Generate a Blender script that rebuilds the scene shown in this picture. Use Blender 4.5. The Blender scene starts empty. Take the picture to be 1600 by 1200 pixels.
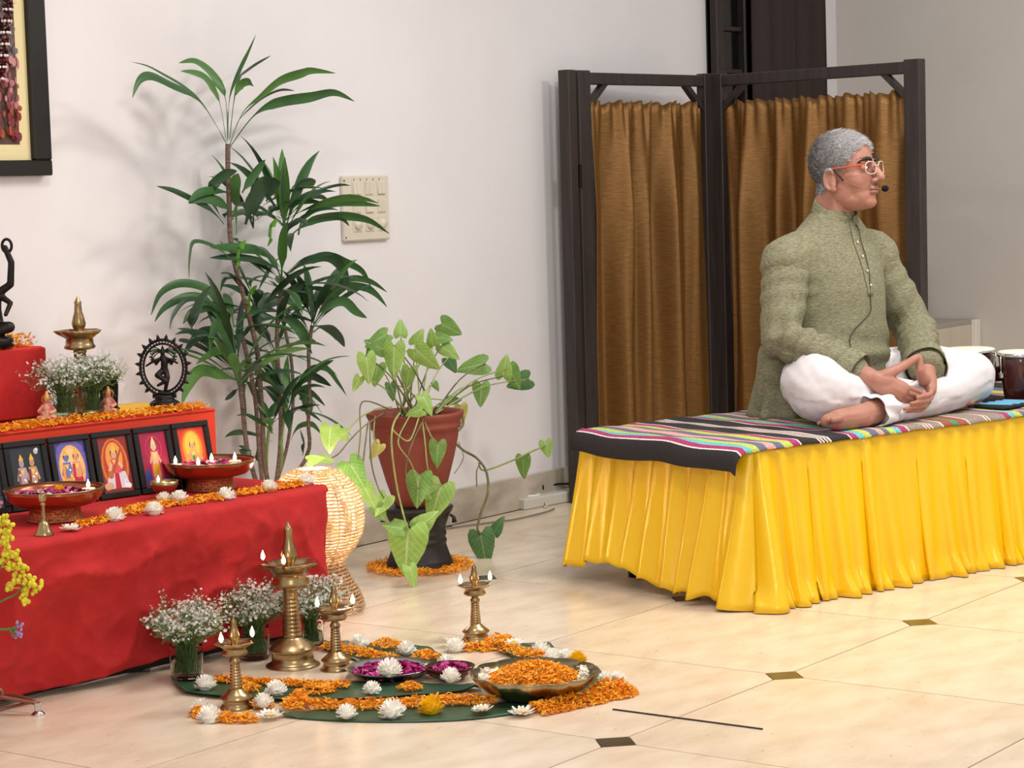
import bpy, math, random
import numpy as np
from mathutils import Vector, Matrix, noise
from mathutils.bvhtree import BVHTree

random.seed(7)
PI = math.pi
scene = bpy.context.scene
COL = scene.collection

# ------------------------------------------------------------------ camera
FOC, PITCH, ROLL, YAW = 3469.6, .08954, -.029005, .636886      # focal length in pixels of a 1600 px wide frame
EYE = Vector((-3.96865, -2.68165, 1.22495))
FW = Vector((math.cos(YAW)*math.cos(PITCH), math.sin(YAW)*math.cos(PITCH), -math.sin(PITCH)))
_r = Vector((math.sin(YAW), -math.cos(YAW), 0)); _u = _r.cross(FW)
RT = math.cos(ROLL)*_r + math.sin(ROLL)*_u
UP = math.cos(ROLL)*_u - math.sin(ROLL)*_r
cam_data = bpy.data.cameras.new('camera')
cam_data.sensor_fit = 'HORIZONTAL'; cam_data.sensor_width = 36; cam_data.lens = FOC*36/1600
cam_data.clip_start = .05; cam_data.clip_end = 60
cam = bpy.data.objects.new('camera', cam_data); COL.objects.link(cam)
cam.matrix_world = Matrix(((RT.x, UP.x, -FW.x, EYE.x), (RT.y, UP.y, -FW.y, EYE.y), (RT.z, UP.z, -FW.z, EYE.z), (0, 0, 0, 1)))
scene.camera = cam

# ------------------------------------------------------------------ light
scene.view_settings.view_transform = 'Standard'
scene.view_settings.look = 'None'
scene.view_settings.exposure = 0.0
scene.view_settings.gamma = 1
scene.view_settings.use_curve_mapping = False
world = bpy.data.worlds.new('world'); scene.world = world
world.use_nodes = True
world.node_tree.nodes['Background'].inputs[0].default_value = (1.0, .985, .975, 1)
world.node_tree.nodes['Background'].inputs[1].default_value = .67
def area_lamp(name, loc, power, size, color=(1, .95, .87), target=None):
    d = bpy.data.lights.new(name, 'AREA'); d.shape = 'DISK'; d.size = size; d.energy = power; d.color = color
    o = bpy.data.objects.new(name, d); COL.objects.link(o); o.location = loc
    if target is not None:
        o.rotation_euler = (Vector(target)-Vector(loc)).to_track_quat('-Z', 'Y').to_euler()
    return o
area_lamp('ceiling_lamp_main', (1.4, -.1, 2.95), 34, .5)
area_lamp('ceiling_lamp_altar', (-.5, .5, 2.95), 26, .4, color=(1, .87, .77))
area_lamp('ceiling_lamp_side', (2.4, -1.0, 2.95), 56, .7)
area_lamp('fill_light_behind', (-2.7, -2.3, 2.0), 34, .7, target=(1.0, 1.0, .4))  # added fill light behind the camera, brightens left-facing sides; no known lamp there

# ------------------------------------------------------------------ pixel -> place
def ray(px, py): return FW + (px-800)/FOC*RT - (py-600)/FOC*UP
def G(px, py, z=0.):
    d = ray(px, py); return EYE + d*((z-EYE.z)/d.z)
def AY(px, py, y):
    d = ray(px, py); return EYE + d*((y-EYE.y)/d.y)

# ------------------------------------------------------------------ materials
def lin(h):
    if not isinstance(h, str): return tuple(h)
    out = []
    for i in (0, 2, 4):
        v = int(h[i:i+2], 16)/255
        out.append(v/12.92 if v <= .04045 else ((v+.055)/1.055)**2.4)
    return tuple(out)
MATS = {}
def mat(name, c='808080', r=.5, m=0, c2=None, ns=6, nd=3, nlo=.35, nhi=.65, bump=0, bs=60, stretch=None, sheen=0, emit=None, es=0,
        trans=0, ior=1.45, alpha=1, coat=0, attr=None, sss=0, spec=.5, translucent=0, rand=0, aniso=0, bstretch=None):
    if name in MATS: return MATS[name]
    mt = bpy.data.materials.new(name); mt.use_nodes = True
    nt = mt.node_tree; N = nt.nodes; Lk = nt.links
    b = N['Principled BSDF']
    I = b.inputs
    I['Base Color'].default_value = (*lin(c), 1); I['Roughness'].default_value = r; I['Metallic'].default_value = m
    I['Specular IOR Level'].default_value = spec; I['IOR'].default_value = ior
    I['Transmission Weight'].default_value = trans; I['Alpha'].default_value = alpha; I['Coat Weight'].default_value = coat
    I['Coat Roughness'].default_value = .1
    if sheen: I['Sheen Weight'].default_value = sheen; I['Sheen Roughness'].default_value = .35; I['Sheen Tint'].default_value = (*lin(c), 1)
    if sss: I['Subsurface Weight'].default_value = sss; I['Subsurface Radius'].default_value = (.02, .008, .004); I['Subsurface Scale'].default_value = .6
    if aniso: I['Anisotropic'].default_value = aniso
    if emit: I['Emission Color'].default_value = (*lin(emit), 1); I['Emission Strength'].default_value = es
    tc = N.new('ShaderNodeTexCoord'); src = tc.outputs['Object']
    def mapped(st):
        mp = N.new('ShaderNodeMapping'); mp.inputs['Scale'].default_value = st; Lk.new(src, mp.inputs['Vector']); return mp.outputs['Vector']
    vec = mapped(stretch) if stretch else src
    colsock = None
    if attr:
        at = N.new('ShaderNodeAttribute'); at.attribute_name = attr; colsock = at.outputs['Color']
    if c2:
        nz = N.new('ShaderNodeTexNoise'); nz.inputs['Scale'].default_value = ns; nz.inputs['Detail'].default_value = nd; Lk.new(vec, nz.inputs['Vector'])
        mr = N.new('ShaderNodeMapRange'); mr.inputs[1].default_value = nlo; mr.inputs[2].default_value = nhi; Lk.new(nz.outputs['Fac'], mr.inputs[0])
        mx = N.new('ShaderNodeMix'); mx.data_type = 'RGBA'; Lk.new(mr.outputs[0], mx.inputs['Factor'])
        if colsock:
            mx.blend_type = 'MULTIPLY'
            inv = N.new('ShaderNodeMix'); inv.data_type = 'RGBA'; inv.inputs['A'].default_value = (1, 1, 1, 1); inv.inputs['B'].default_value = (*lin(c2), 1)
            Lk.new(mr.outputs[0], inv.inputs['Factor'])
            mx.inputs['Factor'].default_value = 1; Lk.remove(mx.inputs['Factor'].links[0])
            Lk.new(colsock, mx.inputs['A']); Lk.new(inv.outputs['Result'], mx.inputs['B'])
        else:
            mx.inputs['A'].default_value = (*lin(c), 1); mx.inputs['B'].default_value = (*lin(c2), 1)
        colsock = mx.outputs['Result']
    if rand:
        oi = N.new('ShaderNodeObjectInfo'); hs = N.new('ShaderNodeHueSaturation')
        mr2 = N.new('ShaderNodeMapRange'); mr2.inputs[3].default_value = 1-rand; mr2.inputs[4].default_value = 1+rand
        Lk.new(oi.outputs['Random'], mr2.inputs[0]); Lk.new(mr2.outputs[0], hs.inputs['Value'])
        if colsock: Lk.new(colsock, hs.inputs['Color'])
        else: hs.inputs['Color'].default_value = (*lin(c), 1)
        colsock = hs.outputs['Color']
    if colsock: Lk.new(colsock, I['Base Color'])
    if bump:
        nb = N.new('ShaderNodeTexNoise'); nb.inputs['Scale'].default_value = bs; nb.inputs['Detail'].default_value = 4
        Lk.new(mapped(bstretch) if bstretch else vec, nb.inputs['Vector'])
        bp = N.new('ShaderNodeBump'); bp.inputs['Strength'].default_value = bump; bp.inputs['Distance'].default_value = .01
        Lk.new(nb.outputs['Fac'], bp.inputs['Height']); Lk.new(bp.outputs['Normal'], I['Normal'])
    if translucent:
        tr = N.new('ShaderNodeBsdfTranslucent'); ms = N.new('ShaderNodeMixShader'); ms.inputs[0].default_value = translucent
        if colsock: Lk.new(colsock, tr.inputs['Color'])
        else: tr.inputs['Color'].default_value = (*lin(c), 1)
        Lk.new(b.outputs[0], ms.inputs[1]); Lk.new(tr.outputs[0], ms.inputs[2]); Lk.new(ms.outputs[0], N['Material Output'].inputs[0])
    MATS[name] = mt
    return mt

# ------------------------------------------------------------------ mesh building
def frame_of(t, ref=None):
    t = t.normalized()
    a = ref if ref is not None and abs(ref.normalized().dot(t)) < .97 else (Vector((0, 0, 1)) if abs(t.z) < .9 else Vector((1, 0, 0)))
    s = t.cross(a).normalized(); return s, s.cross(t).normalized()
class MB:
    def __init__(self): self.V = []; self.F = []; self.C = []
    def add(self, vs, fs, col=None):
        o = len(self.V); self.V += [tuple(v) for v in vs]
        for f in fs: self.F.append([i+o for i in f]); self.C.append(col)
        return self
    def box(self, c, s, rz=0, b=.0, col=None, M=None):
        """chamfered box, centre c, full size s"""
        hx, hy, hz = s[0]/2, s[1]/2, s[2]/2; b = min(b, hx*.9, hy*.9, hz*.9)
        vs = []; fs = []
        if b <= 0:
            vs = [(x*hx, y*hy, z*hz) for x in (-1, 1) for y in (-1, 1) for z in (-1, 1)]
            fs = [(0, 1, 3, 2), (4, 6, 7, 5), (0, 4, 5, 1), (2, 3, 7, 6), (0, 2, 6, 4), (1, 5, 7, 3)]
        else:
            idx = {}
            for x in (-1, 1):
                for y in (-1, 1):
                    for z in (-1, 1):
                        for ax in range(3):
                            p = [x*(hx-b), y*(hy-b), z*(hz-b)]; p[ax] = (x*hx, y*hy, z*hz)[ax]
                            idx[(x, y, z, ax)] = len(vs); vs.append(tuple(p))
            def q(*k):
                f = [idx[t] for t in k]
                n = (Vector(vs[f[1]])-Vector(vs[f[0]])).cross(Vector(vs[f[2]])-Vector(vs[f[0]]))
                ce = sum((Vector(vs[i]) for i in f), Vector())/len(f)
                fs.append(f if n.dot(ce) > 0 else f[::-1])
            for sg in (-1, 1):
                q((sg, -1, -1, 0), (sg, 1, -1, 0), (sg, 1, 1, 0), (sg, -1, 1, 0))
                q((-1, sg, -1, 1), (1, sg, -1, 1), (1, sg, 1, 1), (-1, sg, 1, 1))
                q((-1, -1, sg, 2), (1, -1, sg, 2), (1, 1, sg, 2), (-1, 1, sg, 2))
                for s2 in (-1, 1):
                    q((sg, s2, -1, 0), (sg, s2, 1, 0), (sg, s2, 1, 1), (sg, s2, -1, 1))
                    q((sg, -1, s2, 0), (sg, 1, s2, 0), (sg, 1, s2, 2), (sg, -1, s2, 2))
                    q((-1, sg, s2, 1), (1, sg, s2, 1), (1, sg, s2, 2), (-1, sg, s2, 2))
                    for s3 in (-1, 1): q((sg, s2, s3, 0), (sg, s2, s3, 1), (sg, s2, s3, 2))
        R = M if M is not None else Matrix.Rotation(rz, 3, 'Z')
        c = Vector(c)
        return self.add([R @ Vector(v)+c for v in vs], fs, col)
    def bar(self, p0, p1, w, d, ref=None, b=.002, col=None):
        """box from p0 to p1, w across (side), d along ref"""
        p0, p1 = Vector(p0), Vector(p1); t = (p1-p0); s, u = frame_of(t, ref)
        M = Matrix((s, u, t.normalized())).transposed()
        return self.box((p0+p1)/2, (w, d, t.length), M=M, b=b, col=col)
    def tube(self, pts, r, n=8, cap=True, col=None, closed=False, flat=1.):
        P = [Vector(p) for p in pts]; k = len(P)
        R = r if isinstance(r, (list, tuple)) else [r]*k
        vs = []; fs = []; ref = None
        for i in range(k):
            a = P[(i-1) % k] if closed or i > 0 else P[i]; b_ = P[(i+1) % k] if closed or i < k-1 else P[i]
            t = (b_-a)
            if t.length < 1e-9: t = Vector((0, 0, 1))
            t.normalize()
            if ref is None: s, u = frame_of(t)
            else:
                s = (ref - t*ref.dot(t)); s = s.normalized() if s.length > 1e-6 else frame_of(t)[0]; u = t.cross(s)*-1; u = s.cross(t)
            ref = s
            for j in range(n):
                an = 2*PI*j/n; vs.append(P[i]+(s*math.cos(an)+u*math.sin(an)*flat)*R[i])
        m = k if closed else k-1
        for i in range(m):
            for j in range(n):
                a = i*n+j; b_ = i*n+(j+1) % n; c_ = ((i+1) % k)*n+(j+1) % n; d_ = ((i+1) % k)*n+j
                fs.append((a, d_, c_, b_))
        if cap and not closed:
            fs.append(list(range(n))); fs.append(list(range((k-1)*n, k*n))[::-1])
        return self.add(vs, fs, col)
    def lathe(self, prof, n=32, c=(0, 0, 0), rmod=None, col=None):
        vs = []; fs = []; c = Vector(c); k = len(prof)
        for (r, z) in prof:
            for j in range(n):
                th = 2*PI*j/n; rr = max(r, 1e-5)
                if rmod: rr *= rmod(th, z, r)
                vs.append((c.x+rr*math.cos(th), c.y+rr*math.sin(th), c.z+z))
        for i in range(k-1):
            for j in range(n):
                a = i*n+j; b_ = i*n+(j+1) % n; fs.append((a, b_, b_+n, a+n))
        return self.add(vs, fs, col)
    def ell(self, c, r, M=None, nu=16, nv=10, col=None):
        c = Vector(c); r = r if isinstance(r, (tuple, list)) else (r, r, r)
        vs = [Vector((0, 0, -r[2]))]; fs = []
        for i in range(1, nv):
            ph = -PI/2+PI*i/nv
            for j in range(nu):
                th = 2*PI*j/nu; vs.append(Vector((r[0]*math.cos(ph)*math.cos(th), r[1]*math.cos(ph)*math.sin(th), r[2]*math.sin(ph))))
        vs.append(Vector((0, 0, r[2]))); top = len(vs)-1
        for j in range(nu):
            fs.append((0, 1+(j+1) % nu, 1+j)); fs.append((top, top-nu+j, top-nu+(j+1) % nu))
        for i in range(nv-2):
            for j in range(nu):
                a = 1+i*nu+j; b_ = 1+i*nu+(j+1) % nu; fs.append((a, b_, b_+nu, a+nu))
        if M is not None: vs = [M @ v for v in vs]
        return self.add([v+c for v in vs], fs, col)
    def cap(self, p0, r0, p1, r1, n=14):
        """rounded, tapering limb"""
        p0, p1 = Vector(p0), Vector(p1); t = p1-p0; L_ = t.length; t.normalize()
        pts = []; rs = []
        for k in range(5): a = -PI/2+PI/2*k/4*.999+.02; pts.append(p0+t*(r0*math.sin(a))); rs.append(max(r0*math.cos(a), .0005))
        for k in range(1, 4): pts.append(p0.lerp(p1, k/4)); rs.append(r0+(r1-r0)*k/4)
        for k in range(5): a = PI/2*k/4*.98; pts.append(p1+t*(r1*math.sin(a))); rs.append(max(r1*math.cos(a), .0005))
        return self.tube(pts, rs, n)
    def chain(self, pts, rs, n=14):
        for i in range(len(pts)-1): self.cap(pts[i], rs[i], pts[i+1], rs[i+1], n)
        return self
    def loft(self, rings, n=28, cap=True):
        """rings: (z, cx, cy, rx, ry)"""
        vs = []; fs = []
        for (z, cx, cy, rx, ry) in rings:
            for j in range(n): th = 2*PI*j/n; vs.append((cx+rx*math.cos(th), cy+ry*math.sin(th), z))
        for i in range(len(rings)-1):
            for j in range(n): a = i*n+j; b_ = i*n+(j+1) % n; fs.append((a, b_, b_+n, a+n))
        if cap: fs.append(list(range(n))[::-1]); fs.append(list(range((len(rings)-1)*n, len(rings)*n)))
        return self.add(vs, fs)
    def grid(self, fn, nu, nv, colfn=None):
        vs = [fn(i/nu, j/nv) for j in range(nv+1) for i in range(nu+1)]; o = len(self.V)
        self.V += [tuple(v) for v in vs]
        for j in range(nv):
            for i in range(nu):
                a = o+j*(nu+1)+i; self.F.append([a, a+1, a+nu+2, a+nu+1]); self.C.append(colfn(i, j) if colfn else None)
        return self
    def mesh(self, name, smooth=True):
        me = bpy.data.meshes.new(name); me.from_pydata(self.V, [], self.F)
        if any(c is not None for c in self.C):
            ca = me.color_attributes.new('Col', 'FLOAT_COLOR', 'CORNER')
            arr = np.ones((len(me.loops), 4), dtype=np.float32)
            k = 0
            for f, c in zip(self.F, self.C):
                if c is not None: arr[k:k+len(f), :3] = lin(c)
                k += len(f)
            ca.data.foreach_set('color', arr.ravel())
        if smooth: me.polygons.foreach_set('use_smooth', [True]*len(me.polygons))
        me.update()
        return me
    def obj(self, name, m, parent=None, smooth=True, **kw): return link(name, self.mesh(name, smooth), m, parent, **kw)
def link(name, me, m, parent=None, loc=None, rot=None, scale=None, mw=None):
    if m is not None:
        ms = m if isinstance(m, (list, tuple)) else [m]
        if len(me.materials) == 0:
            for q in ms: me.materials.append(q)
    o = bpy.data.objects.new(name, me); COL.objects.link(o)
    if parent is not None: o.parent = parent
    if loc is not None: o.location = loc
    if rot is not None: o.rotation_euler = rot
    if scale is not None: o.scale = scale if isinstance(scale, (tuple, list)) else (scale,)*3
    if mw is not None: o.matrix_local = mw
    return o
def tag(o, label=None, cat=None, group=None, kind=None):
    if label: o['label'] = label
    if cat: o['category'] = cat
    if group: o['group'] = group
    if kind: o['kind'] = kind
    return o
def thing(name, label, cat, loc=(0, 0, 0), rz=0, scale=1, group=None):
    o = bpy.data.objects.new(name, None); COL.objects.link(o); o.empty_display_size = .05
    o.location = loc; o.rotation_euler = (0, 0, rz); o.scale = (scale,)*3
    return tag(o, label, cat, group)
def struct(o): o['kind'] = 'structure'; return o
def stuff(o): o['kind'] = 'stuff'; return o
def solid(o, t, off=0):
    md = o.modifiers.new('thickness', 'SOLIDIFY'); md.thickness = t; md.offset = off; return o
def bevel(o, w, seg=2):
    md = o.modifiers.new('bevel', 'BEVEL'); md.width = w; md.segments = seg; md.limit_method = 'ANGLE'; return o
def blob(mb, voxel, smooth=3, name='body', fac=.5):
    """fuse overlapping closed shapes into one continuous skin"""
    me = mb.mesh('tmp'); o = bpy.data.objects.new('tmp', me); COL.objects.link(o)
    rm = o.modifiers.new('r', 'REMESH'); rm.mode = 'VOXEL'; rm.voxel_size = voxel
    if smooth:
        sm = o.modifiers.new('s', 'SMOOTH'); sm.factor = fac; sm.iterations = smooth
    dg = bpy.context.evaluated_depsgraph_get(); dg.update()
    out = bpy.data.meshes.new_from_object(o.evaluated_get(dg)); out.name = name
    bpy.data.objects.remove(o); bpy.data.meshes.remove(me)
    out.polygons.foreach_set('use_smooth', [True]*len(out.polygons))
    return out
def displace(me, fn):
    """move every vertex along its normal by fn(co, normal)"""
    n = [(v.co.copy(), v.normal.copy()) for v in me.vertices]
    for v, (c, nn) in zip(me.vertices, n): v.co = c+nn*fn(c, nn)
    me.update(); return me
def smoothpts(pts, k=4):
    """Catmull-Rom through the points"""
    P = [Vector(p) for p in pts]; out = []
    for i in range(len(P)-1):
        a = P[max(i-1, 0)]; b = P[i]; c = P[i+1]; d = P[min(i+2, len(P)-1)]
        for j in range(k):
            t = j/k
            out.append(.5*((2*b)+(c-a)*t+(2*a-5*b+4*c-d)*t*t+(3*b-a-3*c+d)*t**3))
    out.append(P[-1]); return out
def rnd(a, b): return random.uniform(a, b)
# ------------------------------------------------------------------ the room
T = .75; WY = 2.265; SK = 2.25; XR = 5.33
m_wall = mat('wall_paint', 'e8e4e6', .75, c2='e2dddf', ns=1.3, bump=.02, bs=120)
m_wallr = mat('wall_paint_shaded', 'd8d2cb', .7, c2='d0c9c2', ns=1.1, bump=.02, bs=120)  # darker copy of the wall paint; the right wall's shade is in the colour
m_tile = mat('travertine', 'e2d1bb', .22, c2='d0bba2', ns=5, nd=6, nlo=.38, nhi=.72, stretch=(1, 2.2, 1), rand=.03, spec=.45, bump=.01, bs=90)
def travertine_specks(mt):
    nt = mt.node_tree; N = nt.nodes; Lk = nt.links; b = N['Principled BSDF']
    old = b.inputs['Base Color'].links[0].from_socket
    tc = N.new('ShaderNodeTexCoord'); mp = N.new('ShaderNodeMapping'); mp.inputs['Scale'].default_value = (30, 75, 40); Lk.new(tc.outputs['Object'], mp.inputs['Vector'])
    nz = N.new('ShaderNodeTexNoise'); nz.inputs['Scale'].default_value = 1; nz.inputs['Detail'].default_value = 3; Lk.new(mp.outputs[0], nz.inputs['Vector'])
    mr = N.new('ShaderNodeMapRange'); mr.inputs[1].default_value = .66; mr.inputs[2].default_value = .76; Lk.new(nz.outputs['Fac'], mr.inputs[0])
    mx = N.new('ShaderNodeMix'); mx.data_type = 'RGBA'; mx.inputs['B'].default_value = (*lin('a08d78'), 1)
    ml = N.new('ShaderNodeMath'); ml.operation = 'MULTIPLY'; ml.inputs[1].default_value = .7; Lk.new(mr.outputs[0], ml.inputs[0])
    Lk.new(ml.outputs[0], mx.inputs['Factor']); Lk.new(old, mx.inputs['A']); Lk.new(mx.outputs['Result'], b.inputs['Base Color'])
travertine_specks(m_tile)
m_insert = mat('dark_stone', '4a443a', .2, c2='3a352d', ns=8)
m_grout = mat('grout', '352a24', .8)
m_skirt = mat('skirting_stone', 'c6bcae', .5, c2='a39888', ns=4, nd=6, stretch=(1.5, 1, 3), bump=.03, bs=60)

floor = struct(MB().box((1.7, -.4, -.06), (10.4, 5.35, .1)).obj('floor', m_grout, smooth=False))
cut = .054; g = .0019; h = T/2-g; k = cut-g
oct_ = [(-h, -h+k), (-h+k, -h), (h-k, -h), (h, -h+k), (h, h-k), (h-k, h), (-h+k, h), (-h, h-k)]
tb = MB(); tb.add([(x, y, 0) for x, y in oct_]+[(x, y, -.012) for x, y in oct_], [list(range(8))]+[(i, i+8, (i+1) % 8+8, (i+1) % 8) for i in range(8)])
tile_me = tb.mesh('tile', False); tile_me.materials.append(m_tile)
q = cut-.002
ib = MB(); ib.add([(q, 0, 0), (0, q, 0), (-q, 0, 0), (0, -q, 0), (q, 0, -.012), (0, q, -.012), (-q, 0, -.012), (0, -q, -.012)], [(0, 1, 2, 3)]+[(i, i+4, (i+1) % 4+4, (i+1) % 4) for i in range(4)])
ins_me = ib.mesh('tile_insert', False); ins_me.materials.append(m_insert)
for i in range(-3, 8):
    for j in range(-3, 3):
        link('tile', tile_me, None, floor, loc=((i+.5)*T, (j+.5)*T, 0))
        link('tile_insert', ins_me, None, floor, loc=(i*T, j*T, 0))
struct(MB().box((1.4, WY+.06, 1.45), (9.2, .12, 3.1)).obj('wall_back', m_wall, smooth=False))
struct(MB().box((XR+.06, -.4, 1.45), (.12, 5.35, 3.1)).obj('wall_right', m_wallr, smooth=False))
bb = struct(MB().box((.56, (SK+WY)/2, .063), (7.4, WY-SK, .126), b=.003).obj('baseboard_back', m_skirt, smooth=False))

# doorway with a dark brown curtain in the back wall, above and behind the screen
m_dark = mat('dark_wood', '2a201d', .45, c2='1f1715', ns=9, stretch=(8, 8, 1))
m_blackglass = mat('night_glass', '050506', .1)
m_dcurt = mat('dark_brown_cloth', '2e1d18', .7, sheen=.15)
dx0, dx1 = AY(1103, 60, WY).x, AY(1268, 60, WY).x
door = struct(MB().box(((dx0+dx1)/2, WY-.012, 1.3), (dx1-dx0, .02, 2.6)).obj('door_1', m_blackglass, smooth=False))
for x, w in ((dx0+.03, .06), (dx0+.24, .02)):
    MB().box((x, WY-.03, 1.3), (w, .05, 2.6), b=.004).obj('door_frame', m_dark, door, smooth=False)
for z in (1.5, 1.68, 1.86, 2.04):
    MB().box((dx0+.14, WY-.03, z), (.17, .03, .02), b=.003).obj('glazing_bar', m_dark, door, smooth=False)
def dcf(u, v):
    return Vector((dx0+.26+u*(dx1-dx0-.26), WY-.08+.028*math.sin(u*34+.4*math.sin(v*3))*(.7+.3*math.sin(u*9)), 2.5-v*1.72))
dc = solid(MB().grid(dcf, 80, 6).obj('door_curtain', m_dcurt), .003)
tag(dc, 'dark brown curtain hanging in the doorway behind the folding screen', 'curtain')

# pale stepped ledge by the right wall
m_pale = mat('pale_laminate', 'cfc3b4', .5, c2='c7baa9', ns=3)
m_paletop = mat('grey_ledge_top', 'a39a92', .4)
lg = thing('stepped_ledge', 'pale low stepped ledge with panelled front by the right wall', 'ledge', (4.85, 1.58, 0))
for k_ in range(4):
    MB().box((-.365+k_*.235, .008, .27), (.23, .016, .54), b=.002).obj('front_panel', m_pale, lg, smooth=False)
MB().box((.04, .335, .55), (.85, .67, .022), b=.003).obj('ledge_top', m_paletop, lg, smooth=False)
MB().box((.04, .34, .268), (.82, .62, .536)).obj('body', m_pale, lg, smooth=False)
MB().box((-.0, .445, .65), (.86, .43, .18), b=.004).obj('upper_step', m_pale, lg, smooth=False)
MB().box((.45, -.012, .28), (.05, .026, .56), b=.003).obj('edge_trim', mat('white_trim', 'e8e2da', .5), lg, smooth=False)

# ------------------------------------------------------------------ folding screen
m_scr = mat('screen_wood', '3a302d', .5, c2='2e2624', ns=7, stretch=(6, 6, .6), bump=.03, bs=40)
m_silk = mat('bronze_silk', '8f6636', .38, m=.5, c2='6f4c22', ns=14, nd=4, stretch=(2, 2, 60), sheen=.3, bump=.15, bs=9, bstretch=(3, 3, 90))
ZT = 1.65
PL, PH, PR = Vector((3.03, 2.16, 0)), Vector((3.865, 2.06, 0)), Vector((3.70, 1.04, 0))
sc_ = thing('folding_screen', 'dark wooden folding screen with bronze silk curtains behind the seated man', 'screen')
def panel(A, B, first):
    d = (B-A); L_ = d.length; d.normalize(); n = Vector((-d.y, d.x, 0))
    if n.dot(-FW) < 0: n = -n
    up = Vector((0, 0, 1)); w = .07
    for P_, s in ((A, 1), (B, -1)):
        p = P_+d*(s*w/2)
        MB().bar(p+up*.0, p+up*ZT, .045, w, ref=d, b=.003).obj('stile', m_scr, sc_, smooth=False)
    for z in (ZT-.03, .1):
        MB().bar(A+d*w+up*z, B-d*w+up*z, .04, .045, ref=up, b=.003).obj('rail', m_scr, sc_, smooth=False)
    for P_, s in ((A, 1), (B, -1)):
        MB().bar(P_+d*(s*w*.8)+up*(ZT-.15), P_+d*(s*(w+.11))+up*(ZT-.04), .022, .03, ref=n, b=.002).obj('corner_brace', m_scr, sc_, smooth=False)
    MB().tube([A+d*w+up*(ZT-.15)-n*.04, B-d*w+up*(ZT-.15)-n*.04], .006, 8).obj('curtain_rod', m_scr, sc_)
    rr = random.Random(3 if first else 5)
    ph = [rr.uniform(0, 6.3) for _ in range(8)]
    W_ = L_-2*w
    def cf(u, v):
        x = w*.96+u*(W_*1.03)
        top = max(0, 1-v*7)
        q = W_/.8
        y = .036*math.sin(u*30*q+ph[0]+1.1*math.sin(v*1.6+ph[1]+u*5))+.020*math.sin(u*17*q+ph[2]+v*1.3)+.007*math.sin(u*63*q+ph[3]-v*2.5)
        y = y*(.3+.7*min(1, v*3.2+.05))+top*.007*math.sin(u*120*q)
        x += .006*math.sin(v*4+u*30+ph[5])
        z = (ZT-.118+.005*math.sin(u*46*q+ph[4])+.005*math.sin(u*120*q)) - v*(ZT-.205)
        return A+d*x+n*(y+.0)+up*z
    solid(MB().grid(cf, 150, 36).obj('silk_curtain', m_silk, sc_), .0015)
panel(PL, PH, True); panel(PH, PR, False)
# the third leaf is folded back along the wall, only its stiles show at the left
dl = Vector((-.06, .02, 0))
MB().bar(PL+Vector((-.055, -.005, 0)), PL+Vector((-.055, -.005, ZT)), .05, .05, ref=Vector((0, 1, 0)), b=.003).obj('stile', m_scr, sc_, smooth=False)
for P_, zz in ((PH, 1.25), (PH, .5), (PL, 1.25)):
    MB().box(P_+Vector((-.02, -.025, zz)), (.012, .02, .09), b=.002).obj('hinge', mat('dark_metal', '241f1e', .4, m=.6), sc_, smooth=False)

# ------------------------------------------------------------------ wall: picture, garland, switch plate
m_blk = mat('black_lacquer', '16120f', .4)
m_mat = mat('cream_mount', 'e6d7a6', .8)
pic = thing('framed_picture', 'large black framed print hanging on the white wall, cut by the left edge', 'picture', (-.14, WY, 1.29))
fw_, fh_ = 1.2, 1.0
for (cx, cz, sx, sz) in ((0, .0225, fw_, .045), (0, fh_-.0225, fw_, .045), (-fw_/2+.0325, fh_/2, .065, fh_-.09), (fw_/2-.0325, fh_/2, .065, fh_-.09)):
    MB().box((cx, -.02, cz), (sx, .036, sz), b=.004).obj('frame_rail', m_blk, pic, smooth=False)
MB().box((0, -.012, fh_/2), (fw_-.12, .012, fh_-.08)).obj('mount', m_mat, pic, smooth=False)
m_print = mat('print_ink', 'ffffff', .35, attr='Col')
pr_ = MB()
def disc(mb, x, z, rx, rz, col, y=0, n=18, a0=0, a1=2*PI):
    pts = [(x+rx*math.cos(a0+(a1-a0)*i/n), y, z+rz*math.sin(a0+(a1-a0)*i/n)) for i in range(n if a1-a0 > 6.2 else n+1)]
    mb.add(pts, [list(range(len(pts)))], col)
def quadp(mb, pts, col, y=0): mb.add([(x, y, z) for x, z in pts], [list(range(len(pts)))], col)
lay = [-.0186]
def ny(): lay[0] -= .00004; return lay[0]
quadp(pr_, [(-.5, .09), (.495, .09), (.495, .9), (-.5, .9)], '5a3f38', -.0185)
rp = random.Random(4)
quadp(pr_, [(.3, .55), (.495, .5), (.495, .9), (.3, .9)], '26346c', ny())
for i in range(420):
    zz = rp.uniform(.1, .55); xx = rp.uniform(.3, .49)
    pal = ['7c2f34', '8d3a3c', '9c4a30', '843028'] if zz < .2 else (['a8545c', 'b5737a', '9c5a60', '8d4a4c', 'c08a88'] if zz < .34 else ['7a6a70', '8a7470', '6f5a58', '98807a', '5f5a70'])
    disc(pr_, xx, zz, rp.uniform(.003, .010), rp.uniform(.006, .016), rp.choice(pal), ny(), n=9)
pr_.obj('print', m_print, pic, smooth=False)

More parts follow.
